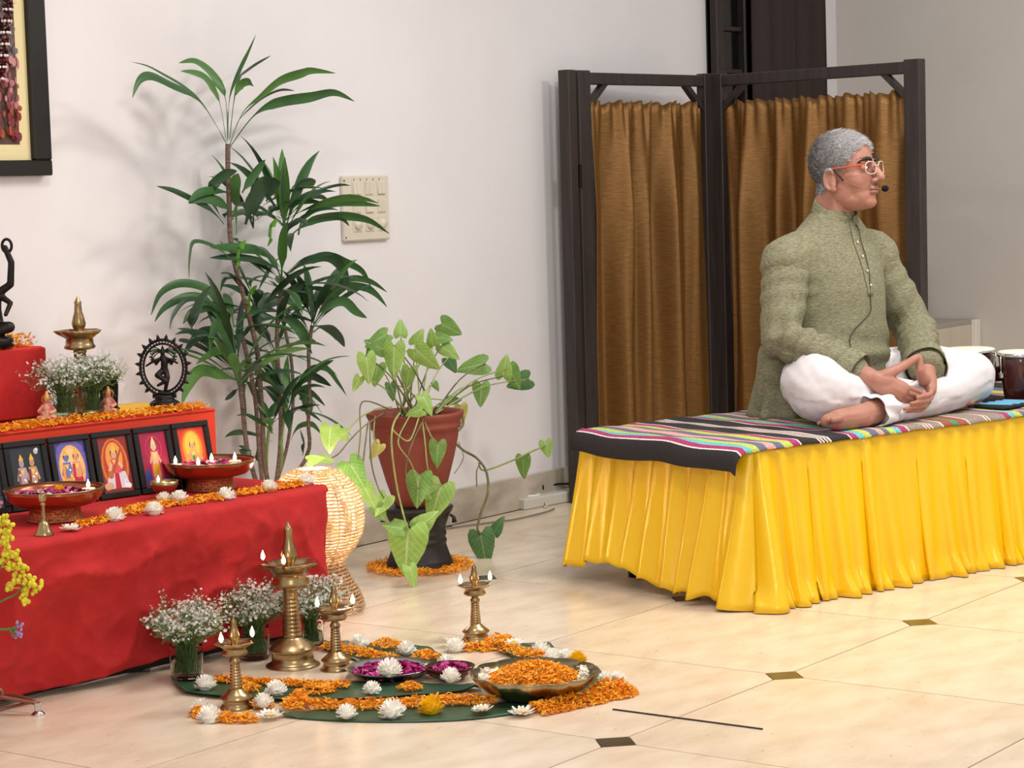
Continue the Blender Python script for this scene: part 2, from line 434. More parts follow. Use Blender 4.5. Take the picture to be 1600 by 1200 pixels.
m_mar = mat('maroon_petals', '6d1424', .7, c2='4a0c16', ns=60)
m_pearl = mat('white_beads', 'efe6dc', .4)
gd = thing('flower_garland', 'maroon and white flower garland draped over the framed picture', 'garland', (0, 0, 0))
gp = [AY(x, y, WY-.06) for x, y in ((19, -40), (16, 5), (12, 22), (7, 46), (9, 40), (6, 62), (5, 78), (2, 98), (1, 116), (-4, 140))]
gp = [AY(14-(.11*t), t, WY-.065) for t in range(-30, 125, 9)]
for i, p in enumerate(gp):
    mb = MB(); rr = random.Random(i)
    if i % 2 == 0:
        for k_ in range(40):
            v = Vector((rr.gauss(0, 1), rr.gauss(0, 1), rr.gauss(0, 1))).normalized(); s, u_ = frame_of(v)
            c_ = v*.012; mb.add([c_+s*.006, c_+v*.011, c_-s*.006, c_-v*.004+u_*.003], [(0, 1, 2, 3)])
        mb.obj('flower_ball', m_mar, gd, loc=p)
    else:
        for k_ in range(7):
            a = 2*PI*k_/7; mb.ell((.012*math.cos(a), .012*math.sin(a), 0), .0045, nu=8, nv=6)
        mb.obj('bead_ring', m_pearl, gd, loc=p)

m_sw = mat('ivory_plastic', 'd8cfc0', .4)
m_sw2 = mat('ivory_switch', 'd2c8b6', .3)
sx0, sx1, sz0, sz1 = 1.768, 2.008, 1.048, 1.272
sp = thing('switch_plate', 'cream wall switch plate with nine modules beside the tall plant', 'switch', (sx0, WY, sz0))
PW, PH2 = sx1-sx0, sz1-sz0
MB().box((PW/2, -.01, PH2/2), (PW, .02, PH2), b=.005).obj('plate', m_sw, sp, smooth=False)
m_ink = mat('dark_mark', '4a443c', .6)
for r_ in range(3):
    for c_ in range(3):
        cx = PW*(.26+c_*.275); cz = PH2*(.80-r_*.275)
        MB().box((cx, -.021, cz), (.044, .004, .05), b=.0018).obj('module_rim', m_sw2, sp, smooth=False)
        if r_ < 2:
            for s in (-1, 1):
                MB().box((cx+s*.0095, -.0245, cz), (.0175, .006, .043), b=.002, M=Matrix.Rotation(.06*((c_+r_) % 2*2-1), 3, 'X')).obj('rocker', m_sw, sp, smooth=False)
        else:
            kb = MB(); kb.lathe([(.0, .012), (.014, .011), (.017, .006), (.018, 0)][::-1], 24)
            o = kb.obj('dimmer_knob', m_sw, sp); o.location = (cx, -.022, cz); o.rotation_euler = (PI/2, 0, 0)
    if r_ == 0:
        for c_ in range(5):
            MB().box((PW*(.22+c_*.14), -.0203, PH2*.93), (.003, .0008, .008)).obj('mark', m_ink, sp, smooth=False)
for cz in (.92, .06): MB().box((.003, -.02, PH2*cz), (.003, .003, .006)).obj('clip_slot', m_ink, sp, smooth=False)

# extension box with a plug and its lead
m_gy = mat('grey_plastic', 'c9c4ba', .4)
m_rub = mat('black_rubber', '141414', .5)
ex = thing('extension_box', 'grey extension socket box on the floor by the skirting', 'socket box', G(850, 792), rz=-.12)
MB().box((.07, .06, .022), (.36, .13, .044), b=.006).obj('box_body', m_gy, ex, smooth=False)
MB().lathe([(.045, 0), (.045, .004), (.036, .005), (.034, .001), (0, .001)], 28, c=(-.02, .06, .044)).obj('socket', mat('white_plastic', 'e9e4d8', .4), ex)
pg = MB(); pg.box((.02, .06, .066), (.07, .035, .03), b=.006); pg.box((.065, .06, .066), (.03, .022, .02), b=.004)
pg.obj('plug', m_rub, ex, smooth=False)
MB().tube([(.08, .06, .066), (.14, .05, .068), (.22, .04, .06), (.3, .03, .047)], .004, 8).obj('plug_lead', m_rub, ex)
MB().tube(smoothpts([(.0, -.008, .02), (-.005, -.02, .006), (-.03, -.03, .004)], 3), .004, 8).obj('lead_stub', m_gy, ex)
pts = [G(x, y, .005) for x, y in ((866, 795), (845, 802), (800, 812), (760, 817), (715, 823), (690, 827), (600, 842), (540, 858), (510, 868))]
tag(MB().tube(smoothpts(pts, 5), .0035, 6).obj('power_cable', mat('grey_cable', '8a8278', .5)), 'thin grey power cable lying on the floor along the skirting', 'cable')
# ------------------------------------------------------------------ platform, skirt, mat
FL = Vector((1.468, .50, .455)); E1 = Vector((.9587, -.2843, 0)); E2 = Vector((.2843, .9587, 0)); EA = math.atan2(E1.y, E1.x)
def plat(u, v, h=0): return FL+E1*u+E2*v+Vector((0, 0, h))
PLn, PWd = 1.95, .765
m_ply = mat('plywood', '8a6a48', .6)
m_leg = mat('black_steel', '1c1a19', .4, m=.3)
pf = thing('low_platform', 'low wooden platform on black legs hidden under the yellow skirt', 'platform', plat(0, 0, -FL.z), rz=EA)
MB().box((PLn/2, PWd/2, .4325), (PLn-.03, PWd-.03, .035), b=.003).obj('platform_top', m_ply, pf, smooth=False)
for u in (.09, PLn-.09):
    for v in (.09, PWd-.13):
        MB().tube([(u, v, 0), (u, v, .42)], .021, 14).obj('leg', m_leg, pf)
m_satin = mat('yellow_satin', 'f4c814', .30, m=.12, c2='eebc0c', ns=2.5, sheen=.2, spec=.7, bump=.12, bs=9, bstretch=(9, 9, .7))
tot = PWd+PLn
rs = random.Random(11)
def pleat(ph):
    ph = ph-math.floor(ph)
    return (ph/.22 if ph < .22 else 1-(ph-.22)/.78)
_edges = [0.]
while _edges[-1] < tot+.2:
    _edges.append(_edges[-1]+(rs.uniform(.07, .098) if _edges[-1] < PWd-.08 else rs.uniform(.058, .088)))
_amp = [rs.uniform(.6, 1.25) for _ in _edges]; _len = [rs.uniform(-1, 1) for _ in _edges]
def pl_at(s):
    for i in range(len(_edges)-1):
        if _edges[i] <= s < _edges[i+1]:
            return i, (s-_edges[i])/(_edges[i+1]-_edges[i])
    return 0, 0
def skirt(uu, t):
    s = uu*tot
    cr = .035
    # path point and outward normal, rounded corner
    if s < PWd-cr: p = Vector((0, PWd-s)); nrm = Vector((-1, 0))
    elif s < PWd+cr:
        a = (s-(PWd-cr))/(2*cr)*PI/2; p = Vector((cr-cr*math.cos(a), cr-cr*math.sin(a))); nrm = Vector((-math.cos(a), -math.sin(a)))
    else: p = Vector((s-PWd, 0)); nrm = Vector((0, -1))
    i, f = pl_at(s)
    # fold lines wander a little on the way down
    f2 = f+.12*math.sin(t*2.2+i*1.7)*t
    f2 = min(max(f2, 0), .999)
    a = _amp[i]*(.35+.65*_amp[(i+3) % len(_amp)])
    sm = .5-.5*math.cos(PI*min(f2/.25, 1)) if f2 < .25 else .5+.5*math.cos(PI*(f2-.25)/.75)
    off = .006+(.006+(.034 if s < PWd else .024)*t**.7)*a*sm
    corner = math.exp(-((s-PWd)/.07)**2)
    flare = (.06 if s < PWd else .045)*t**1.3+corner*.03*t
    off += flare+corner*.02*math.sin(s*95+t*2)*t
    if s > PWd and t > .86: off += (t-.86)*.25*(.5+.5*math.sin(i*2.3+f*5))*a
    lift = 0
    if s < PWd: lift = .022+.05*math.exp(-((s-.2)/.17)**2)+.008*math.sin(s*70)
    lift = max(.003, lift*(1-corner)+.004*_len[i]*(s > PWd)*0+.002)
    z = .006-t*(FL.z+.006-lift)
    q = p+nrm*off
    tw = .012*math.sin(i*4.1)*t
    tang = Vector((-nrm.y, nrm.x))
    q = q+tang*tw
    return plat(q.x, q.y, z)
tag(solid(MB().grid(skirt, 760, 22).obj('yellow_skirt', m_satin), .0018), 'pleated yellow satin skirt hanging around the low platform', 'table skirt')

ST = [(-.128, '2b2628'), (-.066, 'efe6e0'), (-.061, 'b0386e'), (-.041, '6fc3c6'), (-.018, 'c3cf63'), (.009, '6d6f88'), (.04, 'e2a9a0'), (.075, '6d6f88'), (.107, 'c3cf63'), (.142, 'b0386e'),
      (.17, 'efe6e0'), (.176, '2b2628'), (.25, 'efe6e0'), (.256, '8a4f3a'), (.263, 'efe6e0'), (.27, '2b2628'), (.277, 'efe6e0'), (.283, '8a4f3a'), (.29, 'efe6e0'), (.298, '2b2628'), (.375, 'efe6e0'),
      (.381, 'b0386e'), (.41, '6fc3c6'), (.437, 'c3cf63'), (.464, '6d6f88'), (.495, 'e2a9a0'), (.519, '6d6f88'), (.542, 'c3cf63'), (.569, '6fc3c6'), (.593, 'b0386e'), (.62, 'efe6e0'), (.626, '9a8d80'),
      (.697, 'efe6e0'), (.703, 'a0604a'), (.71, 'efe6e0'), (.717, 'a0604a'), (.724, 'efe6e0'), (.731, '9a8d80'), (.771, 'efe6e0'), (.778, 'a05a44'), (.818, '5a9068'), (.849, 'a05a44'), (.892, 'efe6e0'),
      (.898, '9a8d80'), (.97, 'efe6e0'), (.977, 'a0604a'), (.984, 'efe6e0'), (.99, '9a8d80'), (1.063, 'b0386e'), (1.086, '6fc3c6'), (1.11, 'c3cf63'), (1.14, '6d6f88'), (1.17, 'e2a9a0'), (1.2, '6d6f88'),
      (1.23, 'c3cf63'), (1.26, 'b0386e'), (1.29, 'efe6e0'), (1.295, '2b2628'), (1.5, 'efe6e0'), (1.51, 'b0386e'), (1.56, 'c3cf63'), (1.62, '6d6f88'), (1.7, '2b2628')]
cols_ = []
for i, (u0, c_) in enumerate(ST):
    u1 = ST[i+1][0] if i+1 < len(ST) else 1.84
    n_ = max(1, int((u1-u0)/.012))
    for k_ in range(n_): cols_.append((u0+(u1-u0)*k_/n_, c_))
cols_.append((1.84, None))
us = [c_[0] for c_ in cols_]
def matf(i, v):
    u = us[i]; vv = -.022+v*.74
    rip = .0016*math.sin(u*41+vv*9)+.0012*math.sin(vv*31+u*13)
    h = .009+rip
    edge = -.035
    if vv < 0: h -= .012*(-vv/.022)**1.5
    du = u
    if u < edge:
        over = edge-u; a = min(over/.05, PI/2*.9)
        du = edge-.05*math.sin(a)*.9-max(0, over-.07)*.12+.006*math.sin(vv*22)
        h -= .05*(1-math.cos(a))+max(0, over-.07)*.92+.004*math.sin(vv*15)
    return plat(du+.004*math.sin(vv*12)*(u > 0), vv, h)
nc = len(us)-1; nr = 44
mb = MB(); mb.V = [tuple(matf(i, j/nr)) for j in range(nr+1) for i in range(nc+1)]
for j in range(nr):
    for i in range(nc):
        a = j*(nc+1)+i; mb.F.append([a, a+1, a+nc+2, a+nc+1]); mb.C.append(cols_[i][1])
m_rug = mat('woven_cotton', 'ffffff', .85, attr='Col', c2='c8c0bc', ns=220, nlo=.4, nhi=.7, bump=.1, bs=300)
tag(solid(mb.obj('striped_mat', m_rug), .004, 1), 'striped woven cotton mat spread over the platform under the man', 'mat')

# ------------------------------------------------------------------ drums and folded cloth on the platform
m_mah = mat('mahogany', '4a1d16', .25, c2='38130e', ns=5, stretch=(6, 6, 1), coat=.5)
m_hide = mat('drum_hide', 'ece4d2', .6)
m_chr = mat('chrome', 'd2d0cc', .18, m=1)
dr = thing('bongo_drums', 'pair of dark mahogany bongo drums with pale heads beside the man', 'drums', plat(1.36, .27, .012), rz=EA)
for (x, y, r_, hh) in ((.03, -.075, .072, .163), (-.02, .1, .085, .168)):
    MB().lathe([(r_*.66, 0), (r_*.70, .004), (r_*.82, hh*.35), (r_*.95, hh*.75), (r_*.97, hh-.01), (r_*.9, hh-.004)], 36, c=(x, y, 0)).obj('drum_shell', m_mah, dr)
    MB().lathe([(r_*.985, hh-.014), (r_*1.03, hh-.012), (r_*1.03, hh-.002), (r_*.985, hh)], 36, c=(x, y, 0)).obj('hoop', m_chr, dr)
    MB().lathe([(r_*1.0, hh-.003), (r_*.99, hh+.003), (r_*.9, hh+.005), (0, hh+.005)], 36, c=(x, y, 0)).obj('drum_head', m_hide, dr)
    for k_ in range(5):
        a = 2*PI*k_/5-2.2
        cx, cy = x+r_*1.01*math.cos(a), y+r_*1.01*math.sin(a)
        MB().tube([(cx, cy, hh-.008), (cx*1.0, cy, hh*.55)], .0028, 8).obj('tuning_rod', m_chr, dr)
        MB().box((cx, cy, hh*.55), (.014, .014, .018), rz=a, b=.002).obj('lug', m_chr, dr, smooth=False)
MB().box((.0, .015, .09), (.04, .05, .05), b=.004).obj('bridge_block', m_mah, dr, smooth=False)
fc = thing('folded_cloth', 'black and pale blue folded cloth lying on the mat before the drums', 'cloth', plat(1.235, .12, .013), rz=EA+.1)
MB().box((0, 0, .006), (.2, .12, .012), b=.005).obj('black_fold', mat('black_cloth', '15151a', .8), fc)
for k_ in range(4):
    MB().box((-.06+k_*.042, 0, .0135), (.022, .105, .004), b=.001, rz=.25).obj('blue_stripe', mat('pale_blue_cloth', '6fb2d6', .8), fc, smooth=False)

# ------------------------------------------------------------------ altar
TZ = .42
m_red = mat('red_cotton', 'be2424', .85, c2='b01e20', ns=14, sheen=.25, bump=.35, bs=22)
m_blackpaint = mat('black_table', '120e0d', .5)
m_or = mat('orange_red_cloth', 'd8391f', .8, sheen=.2)
lt = thing('low_table', 'dark low table under the red altar cloth', 'table', (-.15, 1.55, 0))
MB().box((0, .01, .395), (1.4, .38, .03), b=.003).obj('table_top', m_blackpaint, lt, smooth=False)
for sx in (-1, 1):
    for sy in (-1, 1): MB().box((sx*.62, sy*.09+.10, .19), (.05, .05, .38), b=.003).obj('leg', m_blackpaint, lt, smooth=False)
MB().bar((.68, -.135, .016), (-.72, .015, .016), .03, .02, b=.003).obj('base_board', m_blackpaint, lt, smooth=False)
RX, LX = .577, -.95
def wr(x, z, k=1.):
    v = Vector((x*3.2, z*3.4, 1.7)); a = 1-abs(noise.noise(v))*2; b = 1-abs(noise.noise(v*2.1+Vector((3, 1, 4))))*2
    c_ = noise.noise(v*.8+Vector((9, 2, 0)))
    d_ = 1-abs(noise.noise(v*4.3+Vector((7, 3, 1))))*2
    return k*(.022*a*abs(a)+.015*b*abs(b)+.005*d_*abs(d_)+.014*c_)
def altar_front(u, v):
    x = LX+(RX-LX)*u
    by = 1.372+(RX-x)*.10
    if v < .3:
        t = v/.3; y = 1.74-t*(1.74-1.335); z = TZ+.001*noise.noise(Vector((x*5, y*5, 0)))
    elif v < .36:
        a = (v-.3)/.06*PI/2; y = 1.335-.018*math.sin(a); z = TZ-.018*(1-math.cos(a))
    else:
        t = (v-.36)/.64; z = TZ-.018-t*(TZ-.018-.028-.012*math.sin(x*7+1)*.7)
        y = 1.317*(1-t)+by*t-wr(x, z)*min(1, t*5)
    if x > RX-.02 and v > .36: y += (x-(RX-.02))*.5
    return Vector((x, y, z))
def altar_side(u, v):
    y = 1.327+u*(1.74-1.327); t = v
    return Vector((RX+.004-.012*t+.006*math.sin(u*14)*t, y+.016*t*(1-u), TZ-.002-t*(TZ-.034)))
mb = MB().grid(altar_front, 210, 90)
mb.grid(altar_side, 30, 20)
tag(solid(mb.obj('red_cloth', m_red), .002), 'crumpled red cotton cloth draped over the low altar table', 'tablecloth')

ta = -.135
td = Vector((math.cos(ta), math.sin(ta), 0)); tn = Vector((-td.y, td.x, 0)); TC = Vector((.546, 1.70, 0)); SZ = .622
def tier(a, b, z=SZ): return TC-td*a+tn*b+Vector((0, 0, z))    # a: metres left of the right end, b: metres back from the front
st = thing('altar_step', 'orange-red cloth covered step behind the row of framed prints', 'altar step', tier(0, 0, TZ-.42), rz=ta)
MB().box((-.55, .006, .518+.0), (1.1, .012, .208), b=.004).obj('front_cloth', m_or, st, smooth=False)
MB().box((-.55, .18, .614), (1.1, .36, .014), b=.004).obj('top_board', m_or, st, smooth=False)
MB().box((-.006, .18, .40), (.012, .33, .42), b=.003).obj('end_cloth', m_or, st, smooth=False)
for a in (.08, 1.0):
    MB().box((-a, .32, .303), (.05, .05, .606), b=.002).obj('leg', m_blackpaint, st, smooth=False)
m_yc = mat('yellow_cotton', 'e8b32c', .8)
def ycf(u, v): return tier(.012+u*.5, .10+v*.24, SZ+.001+.002*noise.noise(Vector((u*9, v*7, 0))))
tag(solid(MB().grid(ycf, 24, 14).obj('yellow_cloth', m_yc), .002, 1), 'folded yellow cotton cloth on top of the altar step', 'cloth')
bx = thing('red_box', 'red cloth covered box on the altar step behind the white sprays', 'box', (.185, 1.985, SZ+.004), rz=-.06)
MB().box((-.28, .06, .095), (.56, .12, .19), b=.004).obj('box_cover', m_red, bx, smooth=False)
MB().box((-.28, .06, .187), (.55, .11, .012), b=.004).obj('box_lid', m_or, bx, smooth=False)

# ------------------------------------------------------------------ framed prints on the altar
FB = Vector((-.223, 1.731, TZ+.002)); fd = Vector((.983, -.183, 0)).normalized(); fa = math.atan2(fd.y, fd.x)
def print_art(kind, W, H):
    """flat colour shapes of a printed devotional picture, x across, z up"""
    mb = MB(); y = [0.]
    def Y(): y[0] -= .00003; return y[0]
    def d(x, z, rx, rz, c, a0=0, a1=2*PI): disc(mb, x*W, z*H, rx*W, rz*H, c, Y(), a0=a0, a1=a1)
    def p(c, *pts): quadp(mb, [(x*W, z*H) for x, z in pts], c, Y())
    bg = dict(dark='2e3338', blue='4b3f86', saffron='8a2f2a', crimson='a21e44', flame='d23a24')[kind]
    quadp(mb, [(-W/2, 0), (W/2, 0), (W/2, H), (-W/2, H)], bg, 0)
    rr = random.Random(kind)
    if kind in ('dark', 'blue'):
        if kind == 'blue':
            for k in range(16): d(.42*math.cos(k*.39), .55+.42*math.sin(k*.39), .13, .1, '6a62b0')
            d(0, .52, .42, .42, 'f0b36a'); d(0, .52, .36, .36, 'f6c98c'); p('c8642e', (-.5, 0), (.5, 0), (.45, .14), (-.4, .14))
        else:
            p('4c5560', (-.5, 0), (.5, 0), (.5, .2), (-.5, .16)); d(.33, .9, .07, .05, 'b9b9bd'); d(.36, .93, .05, .03, 'dcdce0')
        b1, b2 = ('b8a0a8', 'c79a7a') if kind == 'dark' else ('6e78b8', 'e0a070')
        g1, g2 = ('8c5a44', '7a2e2c') if kind == 'dark' else ('e9a23a', 'c2263c')
        for cx, b_, g_ in ((-.16, b1, g1), (.16, b2, g2)):
            p(g_, (cx-.2, .04), (cx+.2, .04), (cx+.12, .42), (cx-.12, .42)); p(b_, (cx-.1, .36), (cx+.1, .36), (cx+.12, .64), (cx-.12, .64))
            d(cx, .73, .095, .075, '2a1c1a'); d(cx, .71, .075, .065, b_); d(cx-.028, .715, .012, .007, '20100c'); d(cx+.028, .715, .012, .007, '20100c'); d(cx, .685, .02, .006, '9c3a34')
            p('f0c860', (cx-.07, .6), (cx+.07, .6), (cx, .5)); p(b_, (cx-.12, .62), (cx-.2, .42), (cx-.14, .4), (cx-.07, .55)); p(b_, (cx+.12, .62), (cx+.2, .42), (cx+.14, .4), (cx+.07, .55)); p('f2e2b0', (cx-.15, .03), (cx+.15, .03), (cx+.15, .06), (cx-.15, .06))
            p('e5b74a', (cx-.08, .76), (cx+.08, .76), (cx, .88)); p(g_, (cx-.16, .36), (cx-.08, .36), (cx-.06, .6), (cx-.14, .6))
            for k in range(5): d(cx+rr.uniform(-.1, .1), rr.uniform(.1, .55), .03, .02, rr.choice(['f2d9a0', 'd94a5a', 'ffffff', 'e8a03c']))
        for k in range(9): d(rr.uniform(-.45, .45), rr.uniform(.01, .12), .06, .03, rr.choice(['e9cfd2', 'd98a9c', 'a8506a', 'f2e6e2']))
    elif kind == 'saffron':
        d(0, .5, .45, .47, 'd8752c'); d(0, .52, .38, .42, 'b8442e'); d(0, .62, .28, .28, 'e89a4a')
        p('d8d2e0', (-.4, .05), (.42, .05), (.3, .36), (-.25, .36)); p('c02838', (-.1, .05), (.1, .05), (.08, .34), (-.06, .34))
        p('d85a52', (-.17, .34), (.17, .34), (.13, .6), (-.13, .6)); d(0, .70, .12, .10, '33201a'); d(0, .68, .09, .075, 'e8b088'); d(-.035, .685, .014, .008, '20100c'); d(.035, .685, .014, .008, '20100c'); d(0, .65, .025, .007, '9c3a34'); p('e8c070', (-.09, .58), (.09, .58), (0, .46)); p('e8b088', (-.15, .56), (-.26, .4), (-.18, .35), (-.09, .5)); p('e8b088', (.15, .56), (.26, .46), (.2, .4), (.09, .5)); p('e8b84a', (-.1, .74), (.1, .74), (0, .88))
        p('b0522c', (-.2, .3), (-.15, .27), (.3, .78), (.26, .82)); d(-.19, .32, .1, .07, 'c06a34')
        d(.32, .1, .12, .05, 'f2f0f2'); p('f2f0f2', (.2, .1), (.24, .1), (.3, .22), (.26, .22)); d(-.3, .12, .16, .07, 'd9a884'); d(0, .04, .4, .03, '7a3f2a')
    elif kind == 'crimson':
        d(0, .7, .3, .23, 'c8355a'); d(0, .7, .26, .2, '8f1838'); d(0, .7, .22, .17, 'b02a4c'); p('5a3a66', (-.5, 0), (.5, 0), (.5, .16), (-.5, .26))
        p('d2466a', (-.2, .14), (.24, .14), (.16, .66), (-.14, .66)); p('e8a23a', (-.15, .2), (.15, .2), (.12, .42), (-.12, .42)); p('e6b28a', (-.11, .42), (.11, .42), (.12, .64), (-.12, .64))
        for s in (-1, 1): p('e0a884', (s*.05, .06), (s*.13, .06), (s*.12, .24), (s*.03, .24)); p('e0a884', (s*.1, .62), (s*.22, .46), (s*.18, .42), (s*.08, .56))
        d(0, .765, .12, .095, '3a201c'); d(0, .74, .1, .08, 'eec3a2'); d(-.036, .75, .014, .008, '20100c'); d(.036, .75, .014, .008, '20100c'); d(0, .705, .028, .007, '9c3a34'); p('f0d070', (-.1, .62), (.1, .62), (0, .5)); p('e9cf8a', (-.09, .79), (.09, .79), (0, .92)); d(-.33, .22, .1, .12, '3a4a86'); d(.1, .03, .3, .04, 'd9a07a')
    else:
        d(0, .6, .46, .4, 'e2562e'); d(0, .62, .36, .33, 'f2a034'); d(0, .66, .27, .26, 'f8c84a')
        for k in range(7): d(-.36+.12*k, .08+.03*(k % 2), .1, .05, 'f0d6d4')
        d(0, .2, .36, .09, 'dc6a58'); p('c92f2a', (-.34, .2), (.34, .2), (.14, .42), (-.14, .42)); p('e9a33a', (-.3, .22), (.3, .22), (.2, .3), (-.2, .3)); p('dba06c', (-.13, .38), (.13, .38), (.12, .58), (-.12, .58))
        for s in (-1, 1): p('dba06c', (s*.1, .56), (s*.34, .42), (s*.3, .36), (s*.06, .48)); d(s*.3, .34, .05, .05, '4a6a8c')
        d(0, .68, .105, .085, '3a201c'); d(0, .66, .085, .07, 'e8b48a'); d(-.03, .665, .013, .007, '20100c'); d(.03, .665, .013, .007, '20100c'); d(0, .63, .024, .006, '9c3a34'); p('f0d070', (-.1, .56), (.1, .56), (0, .45)); p('f0d060', (-.08, .71), (.08, .71), (0, .85)); d(0, .44, .05, .05, '3f8a5a')
    return mb
prints = [(-.095, .035, 'dark', 'black framed devotional print at the left edge, mostly out of view'),
          (.035, .165, 'dark', 'black framed print of a couple on a dark grey ground'),
          (.168, .297, 'blue', 'black framed print of a couple on a violet ground with golden halo'),
          (.30, .428, 'saffron', 'black framed print of a seated figure in white with a lute'),
          (.431, .553, 'crimson', 'black framed print of a standing figure on a crimson ground'),
          (.556, .68, 'flame', 'black framed print of a seated figure on flame orange, rightmost of the row')]
m_pb = mat('black_frame', '12100f', .35)
for s0, s1, kind, lab in prints:
    W = s1-s0-.003; H = .182
    t = thing('framed_print', lab, 'picture', FB+fd*(s0+s1)/2, rz=fa, group='framed prints on the altar')
    Mx = Matrix.Rotation(-.22, 4, 'X')
    def put(o): o.matrix_local = Mx @ o.matrix_local; return o
    bw = .016
    for (cx, cz, sx, sz) in ((0, bw/2, W, bw), (0, H-bw/2, W, bw), (-W/2+bw/2, H/2, bw, H-2*bw), (W/2-bw/2, H/2, bw, H-2*bw)):
        put(MB().box((cx, 0, cz), (sx, .014, sz), b=.002).obj('frame_rail', m_pb, t, smooth=False))
    put(MB().box((0, .005, H/2), (W-.01, .004, H-.01)).obj('backing', m_pb, t, smooth=False))
    o = print_art(kind, W-2*bw, H-2*bw).obj('print', m_print, t, smooth=False); o.location = (0, 0, bw); o.matrix_local = Mx @ Matrix.Translation((0, 0, bw))
# ------------------------------------------------------------------ brass oil lamps
m_brass = mat('brass', 'b59c74', .3, m=1, c2='957c54', ns=18, nd=4, bump=.03, bs=80)
m_brassc = mat('copper_brass', 'c08a5c', .25, m=1, c2='9c6844', ns=14)
m_flame = mat('flame', 'ffd9a0', .5, emit='ffd49a', es=15)
m_wick = mat('wick', '2a2018', .9)
MESH = {}
def part(key, name, parent, m, fn, **kw):
    if key not in MESH:
        mb = MB(); fn(mb); MESH[key] = mb.mesh(name); MESH[key].materials.append(m)
    return link(name, MESH[key], None, parent, **kw)
def spout(n):
    def f(th, z, r):
        k = abs(((th*n/(2*PI)) % 1)-.5)*2        # 1 at spout
        return 1+.22*max(0, (k-.72)/.28)**1.5
    return f
def rings(z0, r0, z1, r1, n):
    out = []
    for i in range(n):
        for f, d_ in ((0, 0), (.3, .0012), (.7, .0012), (.95, 0)):
            t = (i+f)/n; out.append((r0+(r1-r0)*t+d_, z0+(z1-z0)*t))
    return out
BIG = dict(base=[(0, 0), (.070, 0), (.071, .003), (.063, .008), (.055, .013), (.053, .036), (.058, .041), (.061, .046), (.058, .05), (.046, .062), (.031, .071), (.026, .076)],
           stem=[(.024, .074)]+rings(.078, .024, .185, .018, 10)+[(.021, .19), (.017, .197), (.022, .202), (.018, .21)],
           dish=[(.014, .205), (.046, .212), (.05, .218), (.044, .226), (.042, .244), (.048, .248), (.057, .26), (.066, .27), (.063, .271), (.054, .262), (.04, .257), (.01, .256)],
           finial=[(.014, .255), (.012, .266), (.0205, .282), (.022, .292), (.0175, .310), (.0125, .328), (.0105, .352), (.012, .357), (.0085, .363), (.001, .377)], fl=(.068, .272))
SML = dict(base=[(0, 0), (.040, 0), (.041, .002), (.034, .009), (.031, .02), (.037, .023), (.038, .026), (.024, .037), (.015, .046)],
           stem=[(.014, .045)]+rings(.048, .014, .104, .010, 8)+[(.013, .108), (.013, .114), (.009, .119), (.009, .13)],
           dish=[(.007, .126), (.028, .127), (.031, .132), (.026, .139), (.027, .143), (.033, .147), (.042, .156), (.040, .157), (.032, .152), (.006, .150)],
           finial=[(.008, .149), (.007, .156), (.0128, .167), (.0135, .174), (.0095, .186), (.0066, .198), (.0072, .203), (.001, .215)], fl=(.045, .158))
def flame(mb, s=1.):
    mb.lathe([(.0005, 0), (.0045, .004), (.0058, .009), (.0045, .015), (.002, .021), (.0003, .026)], 10)
def oil_lamp(kind, label, loc, flames, scale=1, rz=0):
    K = BIG if kind == 'big' else SML
    t = thing('brass_oil_lamp', label, 'oil lamp', loc, rz, scale, 'brass oil lamps')
    for p_ in ('base', 'stem', 'finial'): part(kind+p_, 'lamp_'+p_, t, m_brass, lambda mb: mb.lathe(K[p_], 40))
    part(kind+'dish', 'lamp_dish', t, m_brass, lambda mb: mb.lathe(K['dish'], 80, rmod=lambda th, z, r: spout(5)(th, z, r) if r > K['fl'][0]*.75 and z > K['fl'][1]*.93 else 1))
    for a in flames:
        r_ = K['fl'][0]; p_ = (r_*math.cos(a-rz)*1.02, r_*math.sin(a-rz)*1.02, K['fl'][1]+.002)
        w = part('wick', 'wick', t, m_wick, lambda mb: mb.tube([(-.012, 0, -.004), (0, 0, 0), (.001, 0, .004)], .0012, 6), loc=p_, rot=(0, 0, a-rz))
        part('flame', 'flame', w, m_flame, flame, loc=(0, 0, .003), scale=1.0/scale)
IR = math.atan2(RT.y, RT.x)      # direction that runs along the picture, used only to read the flame sides off the photo
oil_lamp('big', 'tallest brass oil lamp on the floor before the red cloth', G(458, 1040), [IR+PI-.15, IR-PI/2-.1], 1.0)
oil_lamp('small', 'small brass oil lamp beside the magenta petal plate', G(526, 1046), [IR+.1, IR+PI+.5], 1.03)
oil_lamp('small', 'small brass oil lamp standing alone in front of the potted plant', G(744, 1000), [IR+.35, IR+PI+.6], .98)
oil_lamp('small', 'small brass oil lamp at front left, ringed by marigold petals', G(370, 1106), [IR+.5, IR+PI+1.0], 1.02)
oil_lamp('big', 'brass oil lamp on the altar step beside the red box', tier(.33, .17), [], .88)

